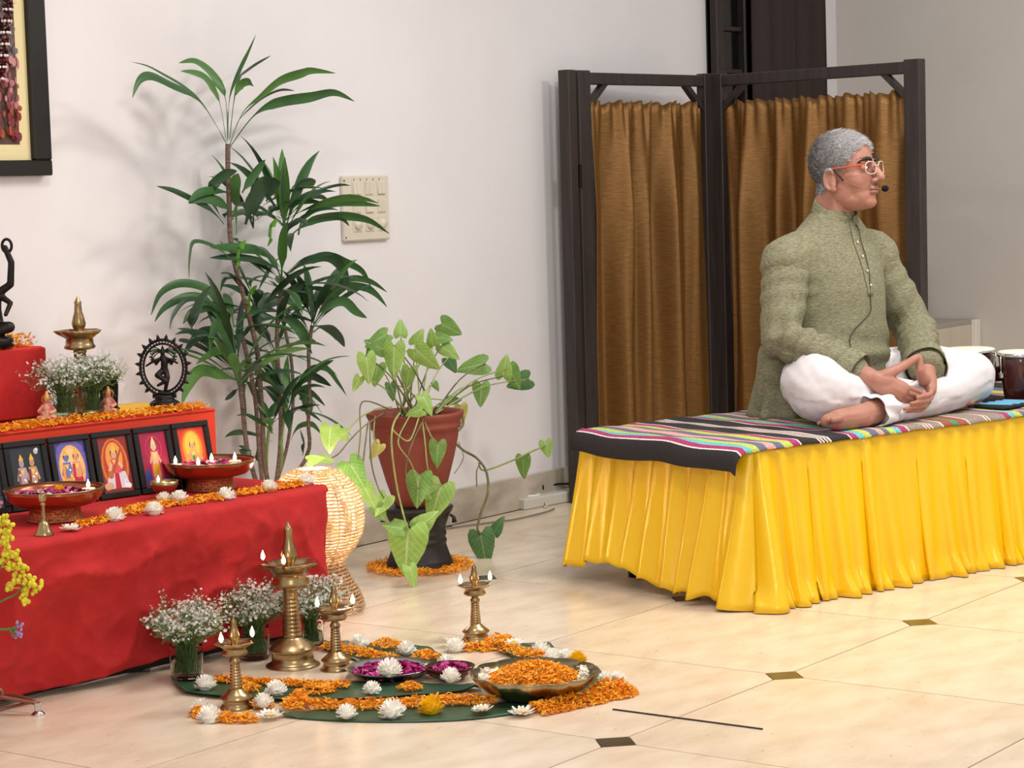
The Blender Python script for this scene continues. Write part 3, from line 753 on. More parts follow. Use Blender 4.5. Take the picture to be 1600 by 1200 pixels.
# ------------------------------------------------------------------ petals
m_petal = mat('marigold_petals', 'f09a18', .65, attr='Col', translucent=.12)
m_rose = mat('rose_petals', 'a01060', .5, attr='Col')
ORG = ['f6a820', 'f09a16', 'fbbb3a', 'e88c10', 'f8b02c', 'f3a21a']
ROSE = ['a3126a', 'b81f7a', '86104f', 'c8388c', '9a0f5c', 'd25a9c', '74103f']
WHT = ['f4efe2', 'ece5d2', 'faf6ec', 'e9dfc8']
def one_petal(mb, p, l, w, rr, col):
    a = rr.uniform(0, 2*PI); e = rr.uniform(-.25, .75)
    d_ = Vector((math.cos(a)*math.cos(e), math.sin(a)*math.cos(e), math.sin(e))); s, u_ = frame_of(d_)
    ro = rr.uniform(-1.2, 1.2); s = (s*math.cos(ro)+u_*math.sin(ro)); n_ = d_.cross(s)
    q = l*.25*rr.uniform(-1, 1)
    mb.add([p-d_*l*.5-s*w*.25, p-d_*l*.5+s*w*.25, p+s*w*.5+n_*q, p-s*w*.5+n_*q, p+d_*l*.5+s*w*.3, p+d_*l*.5-s*w*.3], [(0, 1, 2, 3), (3, 2, 4, 5)], col)
def petal_bed(name, label, sample, n, seed, l=(.010, .017), w=(.0034, .0056), cols=ORG, m=None, cat='petals', parent=None):
    rr = random.Random(seed); mb = MB()
    for _ in range(int(n*(1.45 if cols is ORG else 1))):
        one_petal(mb, Vector(sample(rr)), rr.uniform(*l), rr.uniform(*w), rr, rr.choice(cols))
    o = mb.obj(name, m or m_petal, parent); stuff(o)
    if label: tag(o, label, cat)
    return o
def strip(px, width, z=0., height=.012):
    P = [G(x, y, z) for x, y in px]; seg = [(P[i+1]-P[i]).length for i in range(len(P)-1)]; tot_ = sum(seg)
    def f(rr):
        q = rr.uniform(0, tot_); i = 0
        while i < len(seg)-1 and q > seg[i]: q -= seg[i]; i += 1
        d_ = (P[i+1]-P[i]).normalized(); n_ = Vector((-d_.y, d_.x, 0)); k = rr.uniform(-1, 1)
        b = P[i]+d_*q+n_*(k*width/2); b.z = z+.004+height*rr.random()*(1-k*k)
        return b
    return f
def pile(px, py, rx, z=0., height=.02, ry=None):
    c_ = G(px, py, z)
    def f(rr):
        a = rr.uniform(0, 2*PI); k = math.sqrt(rr.random())
        return Vector((c_.x+rx*k*math.cos(a), c_.y+(ry or rx)*k*math.sin(a), z+.004+height*(1-k*k)*rr.uniform(.3, 1)))
    return f
def ringf(c_, r0, r1, z=0., height=.012):
    def f(rr):
        a = rr.uniform(0, 2*PI); r_ = rr.uniform(r0, r1); return Vector((c_.x+r_*math.cos(a), c_.y+r_*math.sin(a), z+.004+height*rr.random()))
    return f
LZ = .006
def several(fs):
    fs = [(f, w) for f, w in fs]; tot_ = sum(w for f, w in fs)
    def g(rr):
        k = rr.uniform(0, tot_)
        for f, w in fs:
            k -= w
            if k <= 0: return f(rr)
        return fs[-1][0](rr)
    return g
petal_bed('marigold_petals', 'marigold petal strip along the inner front banana leaf', several([(strip([(335, 1064), (380, 1066), (440, 1070), (500, 1073), (546, 1073)], .035, LZ), 6), (pile(497, 1080, .042, LZ, .02), 1.8), (pile(386, 1078, .035, LZ, .014), 1), (pile(640, 1077, .03, LZ, .016), 1)]), 1150, 1)
petal_bed('marigold_petals', 'marigold petal strip along the outermost front banana leaf', several([(strip([(442, 1108), (470, 1104), (540, 1107), (620, 1105), (690, 1099), (776, 1100)], .05, LZ, .02), 6), (pile(466, 1100, .03, LZ, .03), .8)]), 1250, 2)
petal_bed('marigold_petals', 'marigold petals ringing the base of the front left lamp', several([(strip([(308, 1118), (335, 1125), (372, 1129), (402, 1127)], .045, 0, .02), 3), (strip([(395, 1108), (425, 1104)], .04, 0, .02), 1.3), (pile(312, 1119, .025), .5)]), 560, 3)
petal_bed('marigold_petals', 'marigold petal strip on the back left banana leaf', several([(strip([(510, 1012), (545, 1018), (585, 1027), (622, 1036)], .05, LZ, .016), 3), (pile(604, 1010, .042, LZ, .02), 1.1), (pile(664, 1029, .038, LZ, .02), 1.1)]), 800, 4)
petal_bed('marigold_petals', 'marigold petals around the lone lamp, trailing towards the brass bowl', several([(strip([(724, 1014), (745, 1018), (775, 1014), (795, 1010)], .05, 0, .02), 3), (pile(782, 1006, .05, 0, .025), 1.3), (strip([(785, 1015), (812, 1022), (838, 1028), (852, 1032)], .055, LZ, .018), 2.2)]), 850, 5)
petal_bed('marigold_petals', 'thick marigold petal heap curving round the right of the brass bowl', several([(strip([(968, 1078), (958, 1088), (925, 1097), (895, 1103), (865, 1110), (836, 1116)], .07, 0, .026), 4), (pile(955, 1085, .065, 0, .035), 2.2)]), 1700, 6)
SC = Vector((1.548, 1.79, 0))
petal_bed('marigold_petals', 'marigold petal ring around the black pot stand', ringf(SC, .115, .172, 0, .016), 1200, 7)
petal_bed('marigold_petals', 'marigold petals scattered along the front of the red altar', several([(strip([(122, 823), (150, 818), (172, 812)], .035, TZ+.002, .012), 1), (strip([(190, 805), (225, 795), (262, 790), (310, 784), (342, 780)], .075, TZ+.002, .014), 4), (strip([(372, 775), (400, 770), (425, 767)], .04, TZ+.002, .014), 1.1), (strip([(432, 765), (470, 759)], .04, TZ+.002, .014), 1)]), 1200, 8)
def tier_strip(rr):
    a = rr.uniform(.02, .95); b = rr.uniform(-.004, .055); v = tier(a, b); v.z += .004+.02*rr.random()*(1-abs(b-.025)/.04); return v
petal_bed('marigold_petals', 'marigold petals along the front edge of the altar step', tier_strip, 1500, 9)
def box_top(rr): return Vector((rr.uniform(-.3, .165), 2.0+rr.uniform(-.004, .09), SZ+.2+.034*rr.random()))
petal_bed('marigold_petals', 'marigold petals piled on top of the red box', box_top, 1000, 10)

# ------------------------------------------------------------------ banana leaves on the floor
m_ban = mat('banana_leaf', '32553a', .4, c2='28442f', ns=5, nd=4, spec=.45, bump=.12, bs=30)
def banana(label, top, bot, seed, lift=.006, curl=0.):
    A = smoothpts([G(x, y, LZ-.003) for x, y in top], 6); B = smoothpts([G(x, y, LZ-.003) for x, y in bot], 6)
    def at_(P, u):
        k = u*(len(P)-1); i = min(int(k), len(P)-2); return P[i].lerp(P[i+1], k-i)
    def f(u, v):
        p = at_(A, u).lerp(at_(B, u), v); n_ = noise.noise(Vector((u*7, v*2, seed)))
        p.z += lift*abs(n_)+curl*max(0, v-.8)*2+max(0, (abs(u-.5)-.42))*.18*abs(math.sin(seed+u*40))
        return p
    o = solid(MB().grid(f, 60, 8).obj('banana_leaf', m_ban), .0012, 1)
    return tag(o, label, 'leaf', 'banana leaves of the floor decoration')
banana('banana leaf strip holding the magenta petal plate', [(268, 1066), (330, 1064), (420, 1066), (540, 1064), (640, 1066), (752, 1074)], [(284, 1084), (330, 1090), (400, 1095), (480, 1098), (650, 1091), (752, 1079)], 1, curl=.02)
banana('outermost front banana leaf strip under white and yellow blossoms', [(436, 1117), (540, 1104), (640, 1103), (720, 1100), (790, 1098), (860, 1100)], [(438, 1120), (520, 1126), (620, 1128), (720, 1125), (800, 1116), (860, 1105)], 2)
banana('back left banana leaf behind the magenta petal plate', [(504, 1006), (540, 1001), (600, 1006), (664, 1010), (690, 1024), (738, 1044)], [(506, 1014), (548, 1030), (590, 1042), (640, 1048), (690, 1052), (738, 1050)], 3)
banana('back right banana leaf curving behind the brass bowl', [(770, 1012), (812, 1006), (858, 1016), (898, 1028), (934, 1044), (948, 1062)], [(800, 1030), (830, 1034), (860, 1042), (890, 1056), (905, 1076), (915, 1092)], 4)

# ------------------------------------------------------------------ blossoms
m_white = mat('white_blossom', 'fbf8f0', .7, translucent=.1)
m_ycent = mat('yellow_centre', 'e8b410', .7, c2='d09008', ns=200)
m_ymar = mat('yellow_marigold', 'f8d000', .65, c2='eeb800', ns=90, translucent=.2)
def bloom(mb, R, n, seed, flat=.6, lay=3, wide=.32):
    rr = random.Random(seed); k = 0
    if lay > 2: mb.ell((0, 0, R*.2), (R*.6, R*.6, R*.55*flat))
    for L_ in range(lay):
        e0 = (.0+L_*(1.4/lay)) if lay > 2 else .12+L_*.5; m_ = max(5, int(n*math.cos(e0))); r_ = R*(.62-.03*L_) if lay > 2 else R*(1-.16*L_)
        for i in range(m_):
            a = 2*PI*(i+.5*(L_ % 2))/m_+rr.uniform(-.12, .12); e = e0+rr.uniform(-.12, .12)
            d_ = Vector((math.cos(a)*math.cos(e), math.sin(a)*math.cos(e), math.sin(e)*flat*1.3)); t = Vector((-math.sin(a), math.cos(a), 0))
            l = r_*rr.uniform(.88, 1.06); w = l*wide; up = Vector((0, 0, 1))
            b = d_*R*.36+Vector((0, 0, R*.12)) if lay > 2 else Vector((0, 0, R*.14))
            mb.add([b-t*w*.2, b+t*w*.2, b+d_*l*.6+t*w*.5-up*w*.1, b+d_*l*.62-up*w*.28, b+d_*l*.6-t*w*.5-up*w*.1, b+d_*l+t*w*.25+up*w*.25, b+d_*l-t*w*.25+up*w*.25], [(0, 1, 2, 3, 4), (3, 2, 5, 6), (4, 3, 6)])
def blossom(kind, px, py, size, label, z=0., tilt=(0, 0)):
    s = size*1.25
    seed = int(px) % 3
    p_ = G(px, py, z)
    rot = (tilt[0]+rnd(-.15, .15), tilt[1]+rnd(-.15, .15), rnd(0, 6))
    key = kind+str(seed)
    if kind == 'mum':
        o = part(key, 'white_chrysanthemum', None, m_white, lambda mb: bloom(mb, 1, 21, seed, .9, 6, .46), loc=p_, rot=rot, scale=s/2)
        tag(o, label, 'flower', 'white chrysanthemums')
    elif kind == 'daisy':
        o = tag(thing('white_daisy', label, 'flower', p_, 0, s/2, 'white daisies'), label); o.rotation_euler = rot
        part(key, 'ray_petals', o, m_white, lambda mb: bloom(mb, 1, 15, seed, .5, 2, .36))
        part('dcent', 'flower_centre', o, m_ycent, lambda mb: mb.ell((0, 0, .25), (.36, .36, .2)))
    else:
        o = part(key, 'yellow_marigold', None, m_ymar, lambda mb: bloom(mb, 1, 26, seed, .95, 7, .34), loc=p_, rot=rot, scale=s/2)
        tag(o, label, 'flower', 'yellow marigolds')
    return o
L0 = LZ+.004
for k_, x, y, s, lab, z in [
    ('mum', 321, 1075, .050, 'white chrysanthemum at the ragged left end of the inner front leaf', L0),
    ('mum', 432, 1083, .048, 'white chrysanthemum on the inner front leaf between two petal patches', L0),
    ('mum', 315, 1112, .048, 'white chrysanthemum lying behind another, left of the front left lamp', .0),
    ('mum', 329, 1127, .056, 'largest white chrysanthemum in the bottom left corner of the decoration', .0),
    ('mum', 412, 1101, .044, 'white chrysanthemum just right of the front left lamp base', .012),
    ('daisy', 421, 1122, .056, 'white daisy with yellow centre right of the front left lamp', .004),
    ('mum', 542, 1119, .044, 'leftmost white chrysanthemum on the outermost front leaf', L0),
    ('mum', 614, 1117, .056, 'white chrysanthemum on the outermost leaf left of the yellow marigold', L0),
    ('mum', 581, 1081, .040, 'half hidden white chrysanthemum below the magenta petal plate', L0),
    ('daisy', 753, 1112, .046, 'white daisy on the outermost leaf right of the yellow marigold', L0),
    ('daisy', 815, 1117, .056, 'white daisy where the front leaf meets the marigold heap', .004),
    ('mum', 562, 1008, .046, 'white chrysanthemum at the far left of the back left leaf', L0),
    ('mum', 635, 1020, .048, 'white chrysanthemum between marigold patches on the back left leaf', L0),
    ('mum', 698, 1043, .050, 'white chrysanthemum just behind the small dark petal bowl', L0),
    ('daisy', 698, 1006, .046, 'tilted white daisy left of the lone lamp', .01),
    ('mum', 712, 1017, .052, 'cream chrysanthemum in front of the lone lamp at its left', .002),
    ('daisy', 803, 1008, .044, 'white daisy right of the lone lamp on the dark floor insert', .01),
    ('mum', 845, 1021, .048, 'white chrysanthemum on the back right leaf beside the dark insert', L0),
    ('mum', 865, 1032, .046, 'white chrysanthemum behind the brass bowl, left of a close pair', L0),
    ('mum', 886, 1031, .044, 'white chrysanthemum behind the brass bowl, right of a close pair', L0),
    ('mum', 948, 1066, .040, 'small white chrysanthemum behind the thick marigold heap', .02),
    ('mum', 966, 1064, .036, 'rightmost small white chrysanthemum behind the marigold heap', .02),
    ('mar', 675, 1112, .056, 'big yellow marigold on the outermost front leaf', L0),
    ('mar', 903, 1036, .046, 'yellow marigold behind the right rim of the brass bowl', L0),
    ('mar', 722, 1050, .034, 'small yellow marigold tucked behind the dark petal bowl', L0),
    ('daisy', 110, 829, .046, 'white daisy at the left end of the altar front', TZ+.003),
    ('mum', 180, 812, .048, 'white chrysanthemum on the altar near the left copper bowl', TZ+.003),
    ('mum', 241, 802, .046, 'white chrysanthemum on the altar front in the widest petal patch', TZ+.005),
    ('mum', 280, 783, .044, 'white chrysanthemum behind the altar petals, below the small brass cup', TZ+.01),
    ('mum', 256, 784, .040, 'flattened white chrysanthemum directly below the small brass cup', TZ+.01),
    ('mum', 353, 779, .046, 'white chrysanthemum on the altar below the right copper bowl', TZ+.003),
    ('mum', 420, 767, .046, 'white chrysanthemum on the altar between two short petal strips', TZ+.003),
    ('mum', 478, 756, .044, 'white chrysanthemum at the right corner of the altar top', TZ+.003)]:
    blossom(k_, x, y, s, lab, z, tilt=(.5, -.3) if 'tilted' in lab else (0, 0))

# ------------------------------------------------------------------ plates and bowls on the floor
m_steel = mat('steel', 'a9a5a6', .2, m=1)
m_dkc = mat('dark_copper', '5a2c26', .3, m=.8)
def fill(name, c_, r_, z, n, seed, cols, m, parent, dome=.012, l=(.018, .028), w=(.012, .02)):
    def f(rr):
        a = rr.uniform(0, 2*PI); k = math.sqrt(rr.random()); return Vector((c_[0]+r_*k*math.cos(a), c_[1]+r_*k*math.sin(a), z+dome*(1-k*k)*rr.uniform(.4, 1)))
    return f
def filled(label_of, sample, n, seed, cols, m, nm='rose_petals', l=(.016, .026), w=(.012, .018)):
    return petal_bed(nm, label_of, sample, n, seed, l, w, cols, m)
pc = G(609, 1057); 
o = thing('steel_plate', 'round steel plate heaped with magenta petals', 'plate', pc+Vector((0, 0, .009)))
MB().lathe([(.0, 0), (.085, 0), (.1, .012), (.112, .018), (.113, .0165), (.102, .009), (.087, -.002), (0, -.002)][::-1], 48).obj('plate_body', m_steel, o)
filled('magenta rose petals heaped on the steel plate', lambda rr: pc+Vector(fill('', (0, 0), .088, .013, 0, 0, 0, 0, 0, .024)(rr)), 420, 21, ROSE, m_rose)
blossom('mum', 609, 1052, .056, 'white chrysanthemum crowning the plate of magenta petals', .03)
pb_ = G(703, 1062)
o = thing('copper_dish', 'small dark copper dish of magenta petals beside the brass bowl', 'dish', pb_+Vector((0, 0, .009)))
MB().lathe([(0, 0), (.042, 0), (.056, .012), (.064, .026), (.062, .027), (.053, .014), (.04, .004), (0, .004)], 40).obj('dish_body', m_dkc, o)
filled('magenta rose petals in the small dark copper dish', lambda rr: pb_+Vector(fill('', (0, 0), .05, .022, 0, 0, 0, 0, 0, .018)(rr)), 150, 22, ROSE, m_rose)
blossom('mum', 704, 1062, .044, 'white chrysanthemum resting in the small dark copper dish', .034)
uc = G(834, 1053, .058); uc.z = 0
m_urli = mat('aged_brass', 'b8a27c', .26, m=1, c2='7d6a48', ns=8, bump=.05, bs=40)
o = thing('brass_bowl', 'wide scalloped brass bowl filled with marigold petals', 'bowl', uc)
scal = lambda th, z, r: 1+(.075*abs(math.cos(th*6))-.045)*min(1, max(0, z/.05))
MB().lathe([(0, 0), (.068, 0), (.082, .004), (.112, .02), (.138, .042), (.154, .064), (.151, .066), (.134, .046), (.106, .026), (.06, .012), (0, .010)], 96, rmod=scal).obj('bowl_body', m_urli, o)
petal_bed('marigold_petals', 'marigold petals heaped inside the scalloped brass bowl', lambda rr: uc+Vector(fill('', (0, 0), .120, .044, 0, 0, 0, 0, 0, .045)(rr)), 1700, 23)
petal_bed('white_petals', 'loose white petals along the rim inside the brass bowl', lambda rr: uc+(lambda a: Vector((.122*math.cos(a), .122*math.sin(a), .05+.014*rr.random())))(IR+rr.choice([PI+rr.uniform(-.5, .4), rr.uniform(-.4, .3)])), 130, 24, (.016, .026), (.008, .012), WHT, mat('white_petal_mat', 'f3ecdc', .6, attr='Col', translucent=.2))

# ------------------------------------------------------------------ altar vessels
m_cop = mat('copper', 'b46a4c', .24, m=.9, c2='a05a40', ns=7, bump=.02, bs=50)
m_ham = mat('hammered_copper', 'a8623f', .35, m=.9, bump=.5, bs=120)
m_wax = mat('candle_wax', 'f6ecd6', .5, sss=.2)
def copper_bowl(px, py, label, fl, seed):
    c_ = G(px, py, TZ+.002)
    o = thing('copper_bowl', label, 'bowl', c_, 0, 1, 'copper bowls')
    part('cbfoot', 'bowl_foot', o, m_ham, lambda mb: mb.lathe([(0, 0), (.070, 0), (.071, .003), (.066, .006), (.063, .03), (.066, .034), (0, .034)], 40))
    part('cbbody', 'bowl_body', o, m_cop, lambda mb: mb.lathe([(0, .032), (.07, .034), (.1, .042), (.116, .056), (.122, .072), (.124, .078), (.120, .078), (.117, .07), (.108, .056), (.09, .048), (0, .046)], 56))
    MB().lathe([(.1215, .0775), (.1255, .078), (.1255, .081), (.1205, .081)], 56).obj('rim_band', m_brass, o)
    petal_bed('rose_petals', 'magenta rose petals floating in the '+label.split(' with')[0].split(' on')[0]+(' beside the bell' if seed == 31 else ' beside the brass cup'), lambda rr: c_+Vector(fill('', (0, 0), .105, .062, 0, 0, 0, 0, 0, .008)(rr)), 170, seed, (.018, .028), (.014, .02), ROSE+['e8a0c0', 'f0e0e0'], m_rose)
    return c_
def tea(c_, ang, r_, lab):
    p_ = Vector(c_)+Vector((r_*math.cos(ang), r_*math.sin(ang), .062))
    t = thing('floating_candle', lab, 'candle', p_, 0, 1, 'floating candles')
    part('teab', 'wax_body', t, m_wax, lambda mb: mb.lathe([(0, 0), (.014, 0), (.0175, .01), (.0165, .012), (0, .0105)], 24))
    part('teaf', 'flame', t, m_flame, flame, loc=(0, 0, .012), scale=.85)
c1 = copper_bowl(87, 812, 'wide copper bowl with petals at the left, behind the bell', 0, 31)
tea(c1, IR+.35, .085, 'floating candle in the left copper bowl')
blossom('mar', 92, 770, .03, 'small yellow blossom floating in the left copper bowl', TZ+.068)
c2 = copper_bowl(329, 764, 'wide copper bowl with four candle flames at the right', 0, 32)
tea(c2, IR+PI+.25, .092, 'floating candle at the left rim of the right copper bowl')
tea(c2, IR-PI/2-.3, .07, 'floating candle at the near side of the right copper bowl')
tea(c2, IR+1.4, .02, 'floating candle at the middle of the right copper bowl')
tea(c2, IR+.3, .07, 'floating candle at the right side of the right copper bowl')
o = thing('brass_cup', 'small footed brass cup lamp between the two copper bowls', 'cup', G(258, 779, TZ+.002))
MB().lathe([(0, 0), (.016, 0), (.017, .003), (.008, .008), (.009, .012), (.024, .018), (.036, .034), (.0385, .048), (.0365, .048), (.033, .036), (.022, .022), (0, .02)], 36).obj('cup_body', m_brass, o)
MB().lathe([(.033, .038), (0, .039)], 30).obj('oil', mat('lamp_oil', 'd9c06a', .1), o)
wk = MB().tube([(-.01, 0, .04), (-.022, 0, .047)], .0012, 6).obj('wick', m_wick, o); part('flame2', 'flame', o, m_flame, flame, loc=(-.022, 0, .047), scale=.7)
o = thing('brass_bell', 'brass hand bell with ornate handle at the altar front', 'bell', G(69, 836, TZ+.002))
MB().lathe([(.0235, 0), (.024, .002), (.018, .01), (.014, .022), (.011, .03), (.006, .034)], 32).obj('bell_body', m_brass, o)
MB().lathe([(.006, .033), (.0045, .04), (.006, .045), (.0045, .052), (.0045, .07), (.007, .074), (.005, .078)], 20).obj('handle', m_brass, o)
hb = MB(); hb.ell((0, 0, .088), (.009, .006, .012)); hb.ell((0, 0, .101), (.006, .005, .006)); hb.ell((.007, 0, .09), (.005, .003, .01)); hb.ell((-.007, 0, .09), (.005, .003, .01))
hb.obj('handle_finial', m_brass, o)
# ------------------------------------------------------------------ jars of white sprays
m_glass = mat('clear_glass', 'f8fcfa', .03, trans=1, ior=1.06)
m_water = mat('stem_water', 'c2cdb0', .05, trans=.95, ior=1.12)
m_gstem = mat('green_stems', '6f8a4a', .7, c2='55703a', ns=30)
m_gyp = mat('white_gypsophila', 'f4f3ec', .6, translucent=.3)
def jar(label, loc, r_, h_):
    o = thing('glass_jar', label, 'jar', loc, 0, 1, 'glass jars')
    MB().lathe([(0, .003), (r_*.9, .003), (r_, .012), (r_, h_*.82), (r_*.94, h_*.9), (r_*.97, h_), (r_*.91, h_), (r_*.88, h_*.9), (r_*.93, h_*.8), (r_*.93, .014), (0, .009)], 36).obj('jar_body', m_glass, o)
    MB().lathe([(0, .012), (r_*.915, .012), (r_*.915, h_*.55), (0, h_*.55)], 30).obj('water', m_water, o)
    return o
def spray(label, loc, h_, spread, n, seed, jar_r, lean=(0, 0)):
    rr = random.Random(seed); loc = Vector(loc)
    o = thing('gypsophila_spray', label, 'flowers', loc, 0, 1, 'white gypsophila sprays')
    sb, fb = MB(), MB()
    for i in range(n):
        a = rr.uniform(0, 2*PI); k = math.sqrt(rr.random())
        p0 = Vector((jar_r*.6*k*math.cos(a+rr.uniform(-2, 2)), jar_r*.6*k*math.sin(a+rr.uniform(-2, 2)), .02))
        pj = Vector((jar_r*.7*k*math.cos(a), jar_r*.7*k*math.sin(a), h_[0]))
        k *= rr.uniform(.8, 1.25); top = Vector((spread*k*math.cos(a)+lean[0], spread*k*math.sin(a)+lean[1], h_[0]+(h_[1]-h_[0])*rr.uniform(.12, 1)*(1-.3*k*k)))
        mid = pj.lerp(top, .5)+Vector((0, 0, .012))
        sb.tube([p0, pj, mid, top], [.0011, .0011, .0009, .0006], 3, cap=False)
        for b in range(rr.randint(5, 8)):
            st_ = mid.lerp(top, rr.uniform(.1, 1)); e = st_+Vector((rr.gauss(0, .016), rr.gauss(0, .016), rr.uniform(.004, .03)))
            sb.tube([st_, e], [.0006, .0004], 3, cap=False)
            if rr.random() < .5:
                e2 = st_.lerp(e, .6)+Vector((rr.gauss(0, .01), rr.gauss(0, .01), rr.uniform(0, .014))); sb.tube([st_.lerp(e, .5), e2], [.0005, .0004], 3, cap=False); ends = (e, e2)
            else: ends = (e,)
            for q_ in ends:
                d_ = Vector((rr.gauss(0, 1), rr.gauss(0, 1), rr.uniform(.2, 1.6))).normalized(); s, u_ = frame_of(d_); R_ = rr.uniform(.0022, .005)
                for w in range(5):
                    an = 2*PI*w/5+.3; an2 = an+.55; an3 = an-.55
                    fb.add([q_, q_+(s*math.cos(an3)+u_*math.sin(an3))*R_*.8+d_*R_*.4, q_+(s*math.cos(an)+u_*math.sin(an))*R_*1.25+d_*R_*.35, q_+(s*math.cos(an2)+u_*math.sin(an2))*R_*.8+d_*R_*.4], [(0, 1, 2, 3)])
        for b in range(5):
            st_ = p0.lerp(pj, rr.random()) if rr.random() < .4 else pj.lerp(top, rr.uniform(0, .7)); d_ = Vector((rr.gauss(0, 1), rr.gauss(0, 1), rr.uniform(.3, 1.5))).normalized(); s, u_ = frame_of(d_)
            sb.add([st_, st_+d_*.012+s*.0018, st_+d_*.026, st_+d_*.012-s*.0018], [(0, 1, 2, 3)])
    stuff(sb.obj('stems', m_gstem, o)); stuff(fb.obj('tiny_blossoms', m_gyp, o))
for (px, py, lab, r_, h_, lean, sp_, n_, sd) in [
        (293, 1062, 'front left', .042, .092, (-.005, -.012), .112, 110, 1), (398, 1030, 'middle', .041, .09, (.0, -.02), .105, 105, 2), (486, 1014, 'right', .036, .085, (.005, -.02), .09, 80, 3)]:
    p_ = G(px, py)
    where = {'front left': 'leftmost of three before the red cloth', 'middle': 'between the front left lamp and the tallest lamp', 'right': 'half hidden behind the small lamp by the tallest lamp'}[lab]
    jar('clear glass jar of stems, '+where, p_, r_, h_)
    spray('white gypsophila spray, '+where, p_, (h_, .212), sp_, n_, sd, r_, lean)
for (a, b, lab, r_, sd) in ((.437, .105, 'in front of the red box on the altar step', .041, 5), (.352, .085, 'on the altar step below the brass lamp', .03, 6)):
    p_ = tier(a, b, SZ+.003); jar('glass jar of stems '+lab, p_, r_, .075); spray('white gypsophila spray '+lab, p_, (.075, .165), .085, 70, sd, r_)

# ------------------------------------------------------------------ statues
m_iron = mat('black_bronze', '2a2422', .42, m=.55, c2='1a1615', ns=20, bump=.2, bs=90)
nb = G(258, 640, SZ+.003)
na = IR-.12       # the ring faces the room
t = thing('dancer_statue', 'black bronze dancing figure inside a flaming ring on the altar step', 'statue', nb, rz=na)
lot = MB(); lot.lathe([(0, 0), (.044, 0), (.046, .006), (.04, .012), (.043, .018), (.036, .024), (.026, .03), (.03, .036), (.024, .042), (0, .042)], 32, rmod=lambda th, z, r: 1+.05*math.cos(th*12)); lot.obj('lotus_base', m_iron, t)
RXr, RZr, CZ = .066, .078, .118
for (s, rad) in ((1.0, .0042), (.86, .0032)):
    MB().tube([(RXr*s*math.cos(a), 0, CZ+RZr*s*math.sin(a)) for a in [2*PI*i/48 for i in range(48)]], rad, 8, closed=True).obj('ring_band', m_iron, t)
bd = MB()
for i in range(44):
    a = 2*PI*i/44; bd.tube([(RXr*.87*math.cos(a), 0, CZ+RZr*.87*math.sin(a)), (RXr*.99*math.cos(a), 0, CZ+RZr*.99*math.sin(a))], .0016, 6)
bd.obj('ring_fret', m_iron, t)
for i in range(18):
    a = -PI/2+.42+(2*PI-.84)*i/17
    d_ = Vector((math.cos(a), 0, math.sin(a))); p_ = Vector((RXr*math.cos(a), 0, CZ+RZr*math.sin(a)))
    MB().tube([p_, p_+d_*.005, p_+d_*.010, p_+d_*.017], [.004, .0058, .0042, .0004], 8).obj('flame_knob', m_iron, t)
fg = MB()
fg.chain([(.002, 0, .112), (.004, 0, .135), (.0, 0, .148)], [.0095, .0105, .008]); fg.ell((.0, -.002, .160), (.0068, .0075, .0088)); fg.cap((0, 0, .168), .0055, (0, 0, .179), .002)
fg.chain([(.006, 0, .110), (.014, -.012, .092), (.006, -.004, .062), (.0, 0, .042)], [.009, .0075, .0055, .005]); fg.cap((0, 0, .042), .004, (-.012, -.008, .042), .003)
fg.chain([(-.002, 0, .110), (-.014, -.014, .098), (.012, -.02, .082), (-.012, -.02, .070)], [.009, .008, .006, .004])
fg.chain([(-.008, 0, .143), (-.024, -.006, .138), (-.048, -.004, .124)], [.005, .004, .003]); fg.chain([(.008, 0, .143), (.026, -.006, .140), (.042, -.003, .130)], [.005, .004, .003])
fg.chain([(-.008, .003, .145), (-.02, .0, .128), (-.03, -.01, .15)], [.0045, .004, .003]); fg.chain([(.008, .003, .145), (.024, 0, .128), (.034, 0, .152)], [.0045, .004, .003])
link('dancing_figure', blob(fg, .0016, 2, 'dancing_figure'), m_iron, t)
hs = MB()
for s in (-1, 1):
    for i in range(5):
        b0 = Vector((s*.006, .003, .162+i*.001)); e = Vector((s*(.034+.003*(i % 2)), .004, .138+i*.0085)); m_ = b0.lerp(e, .55)+Vector((0, 0, .006)); hs.tube(smoothpts([b0, m_, e, e+Vector((s*.002, 0, .005))], 3), .0016, 6)
hs.obj('hair_locks', m_iron, t)
for i in range(1):
    MB().ell((.0, -.004, .046), (.02, .01, .006)).obj('crouching_figure', m_iron, t)
# dark statue at the left edge, on the red box
t = thing('seated_statue', 'dark bronze statue with raised arms on the red box, cut by the left edge', 'statue', Vector((.052, 2.04, SZ+.202)), rz=IR)
sb = MB(); sb.lathe([(0, 0), (.05, 0), (.05, .02), (.042, .03), (0, .03)], 28); sb.obj('plinth', m_iron, t)
fg = MB(); fg.chain([(0, 0, .04), (0, 0, .1), (0, 0, .15)], [.03, .022, .024]); fg.ell((0, 0, .2), (.02, .02, .026)); fg.chain([(0, 0, .05), (.045, -.02, .055), (.0, -.04, .04)], [.02, .016, .01]); fg.chain([(0, 0, .05), (-.045, -.02, .055), (0, -.04, .04)], [.02, .016, .01])
fg.chain([(.02, 0, .15), (.05, 0, .17), (.055, 0, .23), (.04, 0, .27)], [.012, .010, .009, .008]); fg.chain([(-.02, 0, .15), (-.05, 0, .17), (-.05, 0, .23)], [.01, .008, .006]); fg.chain([(.02, 0, .14), (.05, -.01, .12), (.04, -.03, .09)], [.01, .007, .006])
link('figure', blob(fg, .0025, 2, 'figure'), m_iron, t)
MB().tube([(.045+.013*math.cos(a), 0, .275+.018*math.sin(a)) for a in [2*PI*i/20 for i in range(20)]], .004, 8, closed=True).obj('held_ring', m_iron, t)
